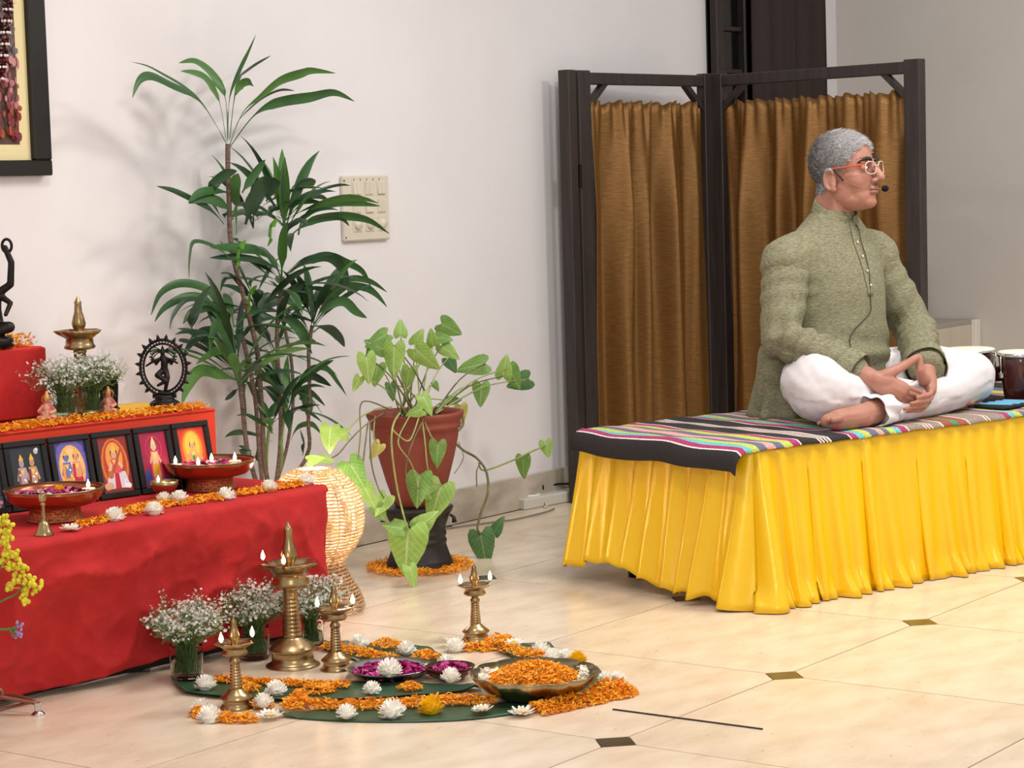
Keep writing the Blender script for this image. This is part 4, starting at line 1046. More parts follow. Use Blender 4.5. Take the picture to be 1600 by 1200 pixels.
# dark arched back plate with a small seated idol
t = thing('arched_idol', 'small dark bronze idol with a knobbed arched back plate on the altar step', 'statue', tier(.262, .14), rz=IR)
MB().box((0, .0, .009), (.055, .035, .018), b=.003).obj('plinth', m_iron, t, smooth=False)
ap = MB(); pts = [(-.022, .018), (.022, .018), (.026, .08), (.018, .11), (.0, .122), (-.018, .11), (-.026, .08)]
ap.add([(x, y, z) for y in (.004, .012) for x, z in pts], [list(range(7)), list(range(7, 14))[::-1]]+[(i, i+7, (i+1) % 7+7, (i+1) % 7) for i in range(7)]); ap.obj('back_plate', m_iron, t, smooth=False)
for x, z in ((-.024, .105), (.024, .105), (0, .128)): MB().ell((x, .008, z), (.009, .005, .009)).obj('knob', m_iron, t)
fg = MB(); fg.chain([(0, -.004, .03), (0, -.002, .06), (0, 0, .07)], [.014, .011, .009]); fg.ell((0, -.002, .086), (.008, .008, .01)); fg.cap((-.018, -.008, .027), .007, (.018, -.008, .027), .007); fg.chain([(-.01, 0, .066), (-.019, -.004, .048), (-.006, -.01, .04)], [.005, .004, .004]); fg.chain([(.01, 0, .066), (.019, -.004, .048), (.006, -.01, .04)], [.005, .004, .004])
link('figure', blob(fg, .0018, 2, 'figure'), m_iron, t)
# two painted clay figurines
m_clay = mat('painted_clay', 'd9a184', .5, c2='b0524e', ns=55, nlo=.42, nhi=.58)
m_gilt = mat('gilt_paint', 'c99a4e', .4, m=.5)
def figurine(label, loc, s):
    t = thing('clay_figurine', label, 'figurine', loc, IR, s, 'painted clay figurines')
    part('figb', 'base', t, m_gilt, lambda mb: mb.lathe([(0, 0), (.026, 0), (.026, .006), (.022, .01), (0, .01)], 24))
    if 'figm' not in MESH:
        fg = MB(); fg.chain([(0, 0, .018), (0, 0, .038), (0, .001, .05)], [.016, .013, .01]); fg.ell((0, -.002, .062), (.0088, .009, .0095)); fg.cap((-.02, -.008, .016), .008, (.02, -.008, .016), .008)
        fg.chain([(-.011, 0, .047), (-.021, -.004, .034), (-.012, -.014, .03)], [.0055, .005, .0045]); fg.chain([(.011, 0, .047), (.021, -.004, .034), (.012, -.014, .03)], [.0055, .005, .0045])
        MESH['figm'] = blob(fg, .002, 2, 'body'); MESH['figm'].materials.append(m_clay)
    link('body', MESH['figm'], None, t)
    part('figc', 'crown', t, m_gilt, lambda mb: mb.lathe([(.009, .067), (.0095, .07), (.006, .076), (.004, .083), (.001, .088)], 20))
    part('figh', 'halo', t, m_gilt, lambda mb: mb.tube([(.014*math.cos(a), .006, .064+.014*math.sin(a)) for a in [2*PI*i/24 for i in range(24)]], .0014, 6, closed=True))
figurine('small painted clay figurine beside the jars on the altar step', tier(.318, .065, SZ+.003), .95)
figurine('small painted clay figurine at the left edge of the altar step', tier(.523, .055, SZ+.003), 1.0)

# ------------------------------------------------------------------ woven cane floor lamp
m_cane = mat('cane', 'e6cfae', .6, c2='cba97c', ns=40, translucent=.45)
m_bulb = mat('lit_bulb', 'fff0d0', .5, emit='ffe2b0', es=14)
lc = Vector((.835, 1.60, 0))
t = thing('cane_floor_lamp', 'lit hourglass shaped woven cane lamp beside the red altar', 'lamp', lc)
prof = [(.135, .006), (.128, .04), (.108, .08), (.088, .115), (.08, .14), (.092, .165), (.118, .195), (.136, .235), (.142, .28), (.138, .32), (.125, .355), (.102, .385), (.075, .407), (.045, .42)]
pp_ = smoothpts([(r_, 0, z) for r_, z in prof], 6)
acc = [0.]
for i in range(1, len(pp_)): acc.append(acc[-1]+(pp_[i]-pp_[i-1]).length)
nrow = 46
for k_ in range(nrow):
    d_ = acc[-1]*(k_+.5)/nrow; i = max(j for j in range(len(acc)) if acc[j] <= d_); i = min(i, len(pp_)-2)
    q_ = pp_[i].lerp(pp_[i+1], (d_-acc[i])/max(1e-6, acc[i+1]-acc[i])); R_ = q_.x; nn = 110
    mb = MB(); nb_ = max(16, int(2*PI*R_/.022))
    mb.tube([((R_+.0022*math.sin(2*PI*j/nn*nb_+(k_ % 2)*PI))*math.cos(2*PI*j/nn), (R_+.0022*math.sin(2*PI*j/nn*nb_+(k_ % 2)*PI))*math.sin(2*PI*j/nn), q_.z+.0012*math.cos(2*PI*j/nn*nb_)) for j in range(nn)], .0036, 5, closed=True)
    mb.obj('cane_row', m_cane, t)
for k_ in range(20):
    a = 2*PI*k_/20
    MB().tube([(q_.x*math.cos(a)*.985, q_.x*math.sin(a)*.985, q_.z) for q_ in pp_[::3]], .0016, 5).obj('upright', mat('dark_cane', '7a5530', .6), t)
MB().ell((0, 0, .27), (.03, .03, .038)).obj('bulb', m_bulb, t)
MB().tube([(0, 0, 0), (0, 0, .235)], .008, 8).obj('lamp_pole', m_leg, t)
ld = bpy.data.lights.new('cane_lamp_light', 'POINT'); ld.energy = 13.0; ld.color = (1, .94, .84); ld.shadow_soft_size = .035
lo = bpy.data.objects.new('cane_lamp_light', ld); COL.objects.link(lo); lo.location = (0, 0, .325); lo.parent = t

# ------------------------------------------------------------------ incense stick, petals on the floor
a_, b_ = G(957, 1108, .002), G(1192, 1139, .002)
tag(MB().bar(a_, b_, .0045, .003, ref=Vector((0, 0, 1)), b=.001).obj('incense_stick', mat('dark_stick', '33211a', .7), smooth=False), 'thin dark stick lying on the floor right of the petal heap', 'stick')

# ------------------------------------------------------------------ flower stand at the left edge
m_rust = mat('brown_metal', '8a5a4a', .35, m=.5)
fp = G(60, 1117)
t = thing('flower_stand', 'brown metal flower stand foot with silver pad at the bottom left', 'stand', fp)
iv = Vector((RT.x, RT.y, 0)).normalized(); bv = Vector((FW.x, FW.y, 0)).normalized()
MB().lathe([(0, 0), (.016, 0), (.0165, .003), (.009, .009), (.006, .011), (0, .011)], 24).obj('foot_pad', m_chr, t)
MB().box((0, 0, .02), (.016, .01, .022), rz=IR, b=.002).obj('foot_post', m_chr, t, smooth=False)
for off in (.0, .035):
    pts = [Vector((0, 0, .028))+bv*off*0, -iv*.06+bv*off+Vector((0, 0, .04)), -iv*.12+bv*off*1.6+Vector((0, 0, .03 if off else .055))]
    MB().tube(smoothpts(pts, 4), .005, 8).obj('leg_bar', m_rust, t)
MB().tube([-iv*.105+Vector((.0, 0, .055))+iv*.022*math.cos(a)+Vector((0, 0, .014*math.sin(a))) for a in [2*PI*i/20 for i in range(20)]], .0045, 8, closed=True).obj('ring', m_rust, t)
MB().tube(smoothpts([Vector((0, 0, .03))-iv*.02, -iv*.1+Vector((0, 0, .012)), -iv*.2-bv*.16+Vector((0, 0, .004))], 4), .004, 8).obj('brace', m_rust, t)
MB().tube([-iv*.2-bv*.16+Vector((0, 0, .0)), -iv*.2-bv*.16+Vector((0, 0, .2))], .006, 8).obj('post', m_rust, t)
MB().lathe([(0, .18), (.05, .18), (.06, .24), (.055, .3), (.05, .3), (.054, .24), (.045, .19), (0, .19)], 24, c=tuple(-iv*.2-bv*.16)).obj('vase_cup', m_brass, t)
m_ybud = mat('yellow_buds', 'e2d43c', .6, c2='cfc02a', ns=60)
m_lil = mat('lilac_buds', 'a58cc0', .6)
t = thing('yellow_flower_sprig', 'yellow budded flower sprigs reaching in from the left edge', 'flowers', fp-iv*.2-bv*.16+Vector((0, 0, .19)))
base = Vector(t.location)
def wp(px, py): return G(60, 1117)*0+ (lambda d_: EYE+d_*(((fp-bv*.24-EYE).dot(bv))/d_.dot(bv)))(ray(px, py))-base
for pts, heads in ((((-30, 960), (5, 938), (25, 928), (38, 912)), ((40, 905), (52, 918), (45, 925), (35, 930), (22, 910), (58, 915), (30, 900), (48, 908), (40, 938), (12, 918))),
                   (((-30, 960), (-5, 900), (8, 870)), ((8, 850), (20, 868), (28, 880), (15, 885), (5, 865), (33, 890), (2, 880), (24, 860), (10, 838), (36, 884))),
                   (((-30, 960), (-10, 870), (0, 840)), ((2, 825), (12, 835), (5, 845), (-2, 815), (14, 820), (4, 810)))):
    P = [Vector((0, 0, 0))]+[wp(*q_) for q_ in pts]
    MB().tube(smoothpts(P, 4), .0022, 6).obj('stem', m_gstem, t)
    for hx, hy in heads:
        c_ = wp(hx, hy); mb = MB()
        for k_ in range(6): mb.ell(c_+Vector((rnd(-.009, .009), rnd(-.010, .010), rnd(-.009, .009))), (rnd(.004, .0065), rnd(.004, .0065), rnd(.005, .007)), nu=8, nv=6)
        mb.tube([c_, P[-1].lerp(P[-2], rnd(0, .6))], .0012, 4, cap=False)
        mb.obj('bud_cluster', m_ybud, t)
P = [Vector((0, 0, 0)), wp(-30, 985), wp(5, 984), wp(20, 982)]
t2 = thing('lilac_flower_sprig', 'small lilac sprig with green calyx at the left edge below the yellow buds', 'flowers', base)
MB().tube(smoothpts(P, 4), .003, 6).obj('stem', m_gstem, t2)
mb = MB()
for k_ in range(14): mb.tube([wp(16, 982), wp(24, 985)+Vector((rnd(-.012, .012), rnd(-.012, .012), rnd(-.016, .012)))], [.002, .0008], 5)
mb.obj('calyx', m_gstem, t2)
mb = MB()
for k_ in range(16): mb.ell(wp(30+rnd(-6, 6), 985+rnd(-14, 14)), (.0035, .0035, .004), nu=8, nv=6)
mb.obj('lilac_buds', m_lil, t2)
# ------------------------------------------------------------------ black stand and potted vine
m_bstand = mat('black_clay', '2b2726', .45, c2='1f1c1b', ns=10, bump=.1, bs=40)
t = thing('pot_stand', 'black turned pot stand ringed by marigold petals', 'pot stand', SC)
MB().lathe([(0, 0), (.108, 0), (.110, .008), (.106, .016), (.107, .024), (.103, .032), (.096, .05), (.088, .075), (.087, .082), (.0895, .086), (.0895, .094), (.086, .098), (.086, .106), (.089, .11), (.089, .118), (.086, .122), (.088, .14), (.094, .155), (.104, .178), (.112, .192), (.114, .20), (.106, .205), (.08, .205), (0, .2)], 56).obj('stand_body', m_bstand, t)
for k_ in range(4):
    a = .4+k_*PI/2
    MB().tube([(.106*math.cos(a), .106*math.sin(a), .175), (.118*math.cos(a), .118*math.sin(a), .168), (.12*math.cos(a), .12*math.sin(a), .15)], [.004, .006, .009], 8).obj('knob', m_bstand, t)
m_terra = mat('terracotta', '8f4536', .65, c2='7f392c', ns=5, bump=.06, bs=40)
m_soil = mat('soil', '3a2b20', .95, bump=.6, bs=60)
PZ = .206
t = thing('terracotta_pot', 'fluted terracotta pot on the black stand', 'pot', SC+Vector((0, 0, PZ)))
flute = lambda th, z, r: 1+(.018*math.cos(th*12) if .02 < z < .23 else 0)
MB().lathe([(0, 0), (.072, 0), (.078, .01), (.1, .08), (.122, .16), (.136, .225), (.138, .245), (.146, .252), (.147, .262), (.143, .268), (.150, .278), (.157, .292), (.157, .302), (.146, .302), (.138, .285), (.134, .27), (0, .262)], 72, rmod=flute).obj('pot_body', m_terra, t)
MB().lathe([(.136, .274), (.09, .28), (0, .284)], 36).obj('soil', m_soil, t)

def leaf_mesh(seed):
    """arrow shaped vine leaf, tip at +y, petiole joins at origin"""
    rr = random.Random(seed); mb = MB()
    half = [(0, 0), (.18, -.16), (.33, -.17), (.42, -.02), (.43, .16), (.36, .42), (.22, .70), (.08, .92), (0, 1.0)]
    mid = [(0, 0), (0, .02), (0, .06), (0, .12), (0, .24), (0, .44), (0, .68), (0, .9), (0, 1.0)]
    vs = []; fs = []
    for sgn in (1, -1):
        o = len(vs)
        for (x, y), (mx, my) in zip(half, mid):
            for f in (0, .5, 1):
                X = mx+(x-mx)*f; Y_ = my+(y-my)*f
                vs.append((sgn*X, Y_, .10*abs(X)-.22*(Y_-.3)**2+.03*math.sin(Y_*9+seed)*f-.16*f*f*abs(X)))
        for i in range(len(half)-1):
            for j in range(2):
                a = o+i*3+j; q_ = (a, a+1, a+4, a+3); fs.append(q_ if sgn > 0 else q_[::-1])
    mb.add(vs, fs); return mb.mesh('leaf')
def vine_mat(name, c_, c2_):
    mt = mat(name, c_, .42, spec=.4, translucent=.22, c2=c2_, ns=3)
    return mt
def veins(mt, col):
    nt = mt.node_tree; N = nt.nodes; Lk = nt.links; b = N['Principled BSDF']
    old = b.inputs['Base Color'].links[0].from_socket
    tc = N.new('ShaderNodeTexCoord'); sx = N.new('ShaderNodeSeparateXYZ'); Lk.new(tc.outputs['Object'], sx.inputs[0])
    ab = N.new('ShaderNodeMath'); ab.operation = 'ABSOLUTE'; Lk.new(sx.outputs['X'], ab.inputs[0])
    # side veins run up and out from the midrib
    m1 = N.new('ShaderNodeMath'); m1.operation = 'MULTIPLY'; m1.inputs[1].default_value = .9; Lk.new(ab.outputs[0], m1.inputs[0])
    s1 = N.new('ShaderNodeMath'); s1.operation = 'SUBTRACT'; Lk.new(sx.outputs['Y'], s1.inputs[0]); Lk.new(m1.outputs[0], s1.inputs[1])
    m2 = N.new('ShaderNodeMath'); m2.operation = 'MULTIPLY'; m2.inputs[1].default_value = 42; Lk.new(s1.outputs[0], m2.inputs[0])
    sn = N.new('ShaderNodeMath'); sn.operation = 'SINE'; Lk.new(m2.outputs[0], sn.inputs[0])
    r1 = N.new('ShaderNodeMapRange'); r1.inputs[1].default_value = .8; r1.inputs[2].default_value = 1; r1.inputs[4].default_value = .45; Lk.new(sn.outputs[0], r1.inputs[0])
    r2 = N.new('ShaderNodeMapRange'); r2.inputs[1].default_value = .035; r2.inputs[2].default_value = .012; r2.inputs[4].default_value = .7; Lk.new(ab.outputs[0], r2.inputs[0])
    mxm = N.new('ShaderNodeMath'); mxm.operation = 'MAXIMUM'; Lk.new(r1.outputs[0], mxm.inputs[0]); Lk.new(r2.outputs[0], mxm.inputs[1])
    mx = N.new('ShaderNodeMix'); mx.data_type = 'RGBA'; mx.inputs['B'].default_value = (*lin(col), 1); Lk.new(mxm.outputs[0], mx.inputs['Factor']); Lk.new(old, mx.inputs['A'])
    Lk.new(mx.outputs['Result'], b.inputs['Base Color'])
    return mt
m_vl = [veins(vine_mat('vine_leaf_light', '9dc062', '88b04e'), 'cddba6'), veins(vine_mat('vine_leaf_green', '7ba24e', '689040'), 'adc588'), veins(vine_mat('vine_leaf_dark', '587f48', '48703c'), '8aa676'), vine_mat('vine_leaf_yellow', 'c9c26a', 'b7b05a')]
lm = [leaf_mesh(i) for i in range(3)]
LM = {}
def vleaf_me(s, mi):
    if (s, mi) not in LM:
        c_ = lm[s].copy(); c_.materials.clear(); c_.materials.append(m_vl[mi]); LM[(s, mi)] = c_
    return LM[(s, mi)]
vine = thing('arrowhead_vine', 'pale green arrowhead vine spilling over the terracotta pot', 'plant', SC+Vector((0, 0, PZ+.285)))
vb = Vector(vine.location)
m_vs = mat('vine_stem', 'a9b070', .6, c2='8a9a58', ns=20); m_vsd = mat('vine_stem_brown', '7d7a4e', .65, c2='5c5a3c', ns=20)
rv = random.Random(5)
def vat(px, py, y): return AY(px, py, y)-vb
# px, py of the leaf's petiole end, length in metres, direction of the tip in the picture (degrees, 0 right, 90 down), tint, y
VL = [(626, 524, .058, -92, 0, 1.80), (604, 522, .085, 150, 1, 1.76), (648, 538, .062, -62, 0, 1.84), (677, 540, .062, -100, 0, 1.83), (690, 506, .085, 28, 1, 1.88), (684, 527, .055, 8, 1, 1.86), (690, 540, .08, 38, 0, 1.85),
      (572, 556, .095, 84, 0, 1.70), (616, 540, .115, 92, 0, 1.72), (600, 546, .075, 205, 1, 1.76), (650, 546, .11, 42, 0, 1.74), (590, 570, .075, 100, 1, 1.74), (562, 590, .055, 115, 0, 1.72), (678, 598, .035, 60, 1, 1.78),
      (758, 568, .11, 168, 1, 1.92), (752, 600, .085, 92, 1, 1.90), (786, 588, .085, -82, 0, 1.96), (795, 575, .095, 62, 1, 1.96), (826, 592, .09, 160, 2, 1.98), (660, 618, .075, 62, 0, 1.66), (660, 640, .065, 165, 0, 1.64), (700, 626, .05, -5, 2, 1.88),
      (720, 634, .07, 85, 3, 1.9), (516, 668, .085, 95, 0, 1.62), (541, 679, .055, 190, 0, 1.64), (594, 694, .06, 125, 3, 1.62), (684, 692, .085, 92, 1, 1.63), (852, 690, .065, 78, 0, 2.0), (817, 714, .085, 88, 1, 1.98),
      (482, 720, .05, -10, 0, 1.6), (500, 716, .05, 10, 0, 1.62), (545, 722, .10, 58, 1, 1.62), (530, 738, .06, 75, 2, 1.64), (568, 760, .085, 62, 0, 1.62), (604, 775, .075, 120, 0, 1.62), (588, 792, .06, 60, 1, 1.64), (655, 742, .11, 95, 1, 1.61), (690, 758, .135, 108, 0, 1.6),
      (672, 772, .05, 190, 0, 1.6), (638, 828, .165, 95, 0, 1.6), (630, 826, .07, 190, 1, 1.6), (652, 826, .09, -40, 0, 1.6), (640, 885, .075, 75, 0, 1.6), (751, 834, .125, 80, 2, 1.72), (772, 832, .07, -60, 2, 1.73), (585, 540, .06, 120, 1, 1.8), (640, 575, .07, 100, 0, 1.78), (700, 560, .06, 60, 2, 1.9), (610, 600, .06, 80, 2, 1.8)]
for i, (px, py, l, ang, ti, y) in enumerate(VL):
    p_ = vat(px, py, y); an = math.radians(ang)
    tip = (RT*math.cos(an)-UP*math.sin(an)).normalized()
    nrm = (-FW+RT*rv.uniform(-.5, .5)+UP*rv.uniform(-.1, .7)).normalized(); tip = (tip+FW*rv.uniform(-.25, .25)).normalized()
    sd = tip.cross(nrm).normalized(); nrm = sd.cross(tip).normalized()
    M4 = Matrix(((sd.x, tip.x, nrm.x, p_.x), (sd.y, tip.y, nrm.y, p_.y), (sd.z, tip.z, nrm.z, p_.z), (0, 0, 0, 1))) @ Matrix.Diagonal((l*rv.uniform(.72, .95), l*.95, l, 1))
    link('leaf', vleaf_me(i % 3, ti), None, vine, mw=M4)
    # its stem
    if py < 665 and not (720 < px and py > 620):
        r0 = Vector((rv.uniform(-.05, .05), rv.uniform(-.05, .05), 0)); d_ = p_-r0
        if px > 730: r0 = Vector((.07, -.02, .0))
        m_ = r0.lerp(p_, .5)+Vector((0, 0, .25*min(.12, abs(d_.x)+abs(d_.y))))
        MB().tube(smoothpts([r0, m_, p_], 5), [.0028]*5+[.0022]*5+[.0016], 6).obj('petiole', rv.choice([m_vs, m_vs, m_vsd]), vine)
def vinepath(pts, r_, m_): MB().tube(smoothpts([vat(x, y, d_) for x, y, d_ in pts], 6), r_, 7).obj('trailing_vine', m_, vine)
for pts, r_, m_ in (
    [((612, 636, 1.7), (585, 640, 1.64), (560, 655, 1.62), (545, 672, 1.62), (541, 679, 1.64)), .0022, m_vs], [((600, 645, 1.66), (570, 665, 1.6), (545, 690, 1.6), (528, 710, 1.6), (505, 722, 1.62)), .0022, m_vsd], [((610, 640, 1.66), (566, 628, 1.62), (563, 680, 1.6), (556, 730, 1.61), (545, 722, 1.62)), .0024, m_vsd],
    [((625, 645, 1.66), (614, 665, 1.61), (612, 700, 1.6), (620, 760, 1.6), (632, 810, 1.6), (638, 828, 1.6)), .0032, m_vs], [((640, 650, 1.66), (622, 690, 1.61), (640, 720, 1.61), (650, 745, 1.61), (655, 770, 1.6)), .0022, m_vs], [((655, 650, 1.65), (640, 688, 1.61), (620, 678, 1.61), (612, 668, 1.61)), .0024, m_vs],
    [((662, 655, 1.65), (645, 690, 1.61), (634, 730, 1.61), (640, 760, 1.6), (658, 762, 1.6)), .0022, m_vsd], [((660, 660, 1.65), (664, 690, 1.61), (668, 730, 1.6), (676, 752, 1.6), (690, 758, 1.6)), .0024, m_vs], [((664, 660, 1.65), (674, 682, 1.62), (684, 692, 1.63)), .002, m_vs],
    [((586, 650, 1.65), (584, 680, 1.62), (590, 694, 1.62)), .002, m_vs], [((575, 660, 1.65), (570, 700, 1.62), (566, 740, 1.61), (568, 760, 1.62)), .0024, m_vsd], [((578, 662, 1.64), (580, 720, 1.6), (590, 760, 1.6), (600, 778, 1.62)), .0024, m_vsd],
    [((690, 640, 1.86), (715, 640, 1.84), (724, 662, 1.82), (708, 684, 1.80), (722, 702, 1.78), (745, 716, 1.77), (760, 738, 1.75), (762, 770, 1.73), (752, 800, 1.72), (746, 825, 1.72), (751, 834, 1.72)), .0042, m_vsd],
    [((748, 724, 1.77), (756, 735, 1.8), (790, 724, 1.9), (830, 706, 1.97), (852, 696, 2.0)), .0032, m_vs], [((790, 724, 1.9), (808, 716, 1.96), (817, 714, 1.98)), .002, m_vs], [((716, 690, 1.79), (724, 715, 1.77), (710, 740, 1.77)), .0014, m_vsd], [((752, 722, 1.77), (745, 735, 1.76), (745, 760, 1.76)), .002, m_vsd],
    [((562, 740, 1.62), (563, 800, 1.7), (555, 830, 1.8), (552, 845, 1.9)), .002, m_vsd]):
    vinepath(pts, r_, m_)

# ------------------------------------------------------------------ tall cane plant
m_dl = [mat('dracaena_leaf', '3f6a38', .38, c2='32562f', ns=4, spec=.5, translucent=.12), mat('dracaena_leaf_light', '557f3e', .4, c2='466f36', ns=4, translucent=.15), mat('dracaena_leaf_dark', '2d4d2f', .4, c2='253f28', ns=4, translucent=.08), mat('dracaena_leaf_fresh', '5f9a30', .4, translucent=.2)]
m_trunk = mat('ringed_stem', '7a6455', .8, c2='4f3f36', ns=30, stretch=(1, 1, 8), bump=.3, bs=50, bstretch=(1, 1, 6))
m_gst = mat('young_stem', '6e8a44', .6)
PY_ = 2.03
dp = AY(412, 735, PY_)
tp = thing('tall_cane_plant', 'tall dracaena with several leafy crowns in the corner behind the altar', 'plant', Vector((dp.x, PY_, 0)))
db = Vector(tp.location); rd = random.Random(21)
def dat(px, py, y=PY_): return AY(px, py, y)-db
MB().lathe([(0, 0), (.1, 0), (.105, .01), (.13, .2), (.14, .22), (.13, .22), (.12, .2), (0, .19)], 40).obj('plant_pot', m_bstand, tp)
def ribbon(P, width, m_, tw0=0, tw1=0, pet=.12):
    P = smoothpts(P, 5) if len(P) < 9 else P; k = len(P); mb = MB(); vs = []; fs = []
    for i in range(k):
        u = i/(k-1); a = P[max(0, i-1)]; b_ = P[min(k-1, i+1)]; t_ = (b_-a).normalized()
        s, n_ = frame_of(t_, Vector((0, 0, 1))); an = tw0+(tw1-tw0)*u; s2 = s*math.cos(an)+n_*math.sin(an); n2 = s2.cross(t_)
        w = width*(.18 if u < pet else min(1, .18+(u-pet)/.22))*(1 if u < .6 else max(.05, 1-((u-.6)/.4)**1.7))
        vs += [P[i]-s2*w/2-n2*w*.14, P[i]+n2*w*.06, P[i]+s2*w/2-n2*w*.14]
    for i in range(k-1):
        for j in range(2): a = i*3+j; fs.append((a, a+1, a+4, a+3))
    mb.add(vs, fs); return mb.obj('leaf', m_, tp)
def cpx(x, y): return (180+.275*x, 40+.275*y)
top = [([(640, 690), (560, 540), (480, 420), (390, 340), (270, 270), (180, 225), (90, 205)], .017, 0, .0, .9, .5), ([(640, 680), (520, 480), (430, 385), (330, 335), (210, 282), (140, 310), (98, 410)], .024, 0, -.05, .8, 1.2), ([(632, 660), (600, 460), (560, 350), (510, 285), (440, 262), (372, 258)], .024, 1, .05, 1.0, .9),
       ([(640, 660), (630, 430), (590, 320), (530, 240), (450, 195), (362, 212)], .028, 1, .08, 1.0, .8), ([(640, 640), (650, 400), (700, 250), (750, 150), (800, 50)], .024, 0, .05, 1.4, 1.1), ([(650, 640), (690, 330), (760, 240), (885, 170)], .018, 2, .12, .6, 1.0), ([(650, 650), (680, 400), (715, 325), (760, 318), (788, 345)], .028, 1, -.05, 1.0, .6),
       ([(650, 680), (720, 500), (820, 400), (930, 310), (1050, 270), (1120, 255), (1250, 270)], .026, 1, -.03, .9, 1.2), ([(650, 690), (760, 540), (850, 460), (960, 425), (1100, 405), (1240, 380), (1358, 430)], .027, 0, .03, 1.1, 1.3), ([(648, 680), (700, 540), (820, 420), (930, 365), (1020, 370)], .012, 2, .1, .8, .8)]
for pts, w, mi, dy, t0, t1 in top:
    n_ = len(pts); ribbon([dat(*cpx(x, y), PY_+dy*i/(n_-1)) for i, (x, y) in enumerate(pts)], w*1.35, m_dl[mi], t0, t1, .22)
def crown(px, py, n, L0_, L1_, y=PY_, seed=0, up=(.3, 1.35), tint=(0, 0, 2, 2, 1), wd=.03):
    rr = random.Random(seed); c_ = dat(px, py, y)
    for i in range(n):
        az = 2*PI*(i+rr.uniform(-.3, .3))/n*2.4; el = rr.uniform(*up); l = rr.uniform(L0_, L1_)
        v = Vector((math.cos(az)*math.cos(el), math.sin(az)*math.cos(el), math.sin(el))); p_ = c_+Vector((0, 0, rr.uniform(-.06, .03))); P = [p_.copy()]
        m_ = 11
        for k_ in range(m_):
            p_ = p_+v*(l/m_)
            if db.y+p_.y > WY-.045: p_.y = WY-.045-db.y
            P.append(p_.copy()); v = (v+Vector((0, 0, -.035-.16*(k_/m_)*rr.uniform(.6, 1.3)))).normalized()
        ribbon(P, rr.uniform(.8, 1.15)*wd, m_dl[rr.choice(tint)], rr.uniform(-.5, .5), rr.uniform(-1.1, 1.1), .2)
crown(444, 345, 20, .2, .33, 2.02, 1, (.2, 1.4), wd=.034)
crown(395, 330, 9, .18, .28, 2.08, 2, (.3, 1.4))
crown(440, 440, 15, .2, .34, 2.02, 3, (.1, 1.2))
crown(372, 585, 20, .22, .36, 1.98, 4, (.35, 1.35))
crown(489, 505, 14, .2, .33, 2.04, 5, (.1, 1.2))
crown(448, 628, 15, .14, .27, 2.0, 6, (-.1, 1.2))
crown(400, 480, 12, .18, .3, 2.06, 7, (.1, 1.2), (0, 2, 2))
crown(425, 668, 8, .1, .2, 2.0, 8, (.4, 1.3))
crown(366, 520, 8, .18, .3, 2.04, 9, (.2, 1.2), (0, 2, 1))
crown(430, 540, 10, .16, .28, 2.06, 10, (.0, 1.2), (2, 2, 0))
for px, py, ang in ((368, 420, 8), (385, 490, 8), (418, 385, 60)):
    a = dat(px, py, 1.97); ribbon([a, a+Vector((.01, -.005, .03)), a+Vector((.012, -.01, .065)), a+Vector((.03, -.02, .085))], .034, m_dl[3], .4, 1.0, .0)
def cq(x, y): return (220+.3167*x, 360+.3167*y)
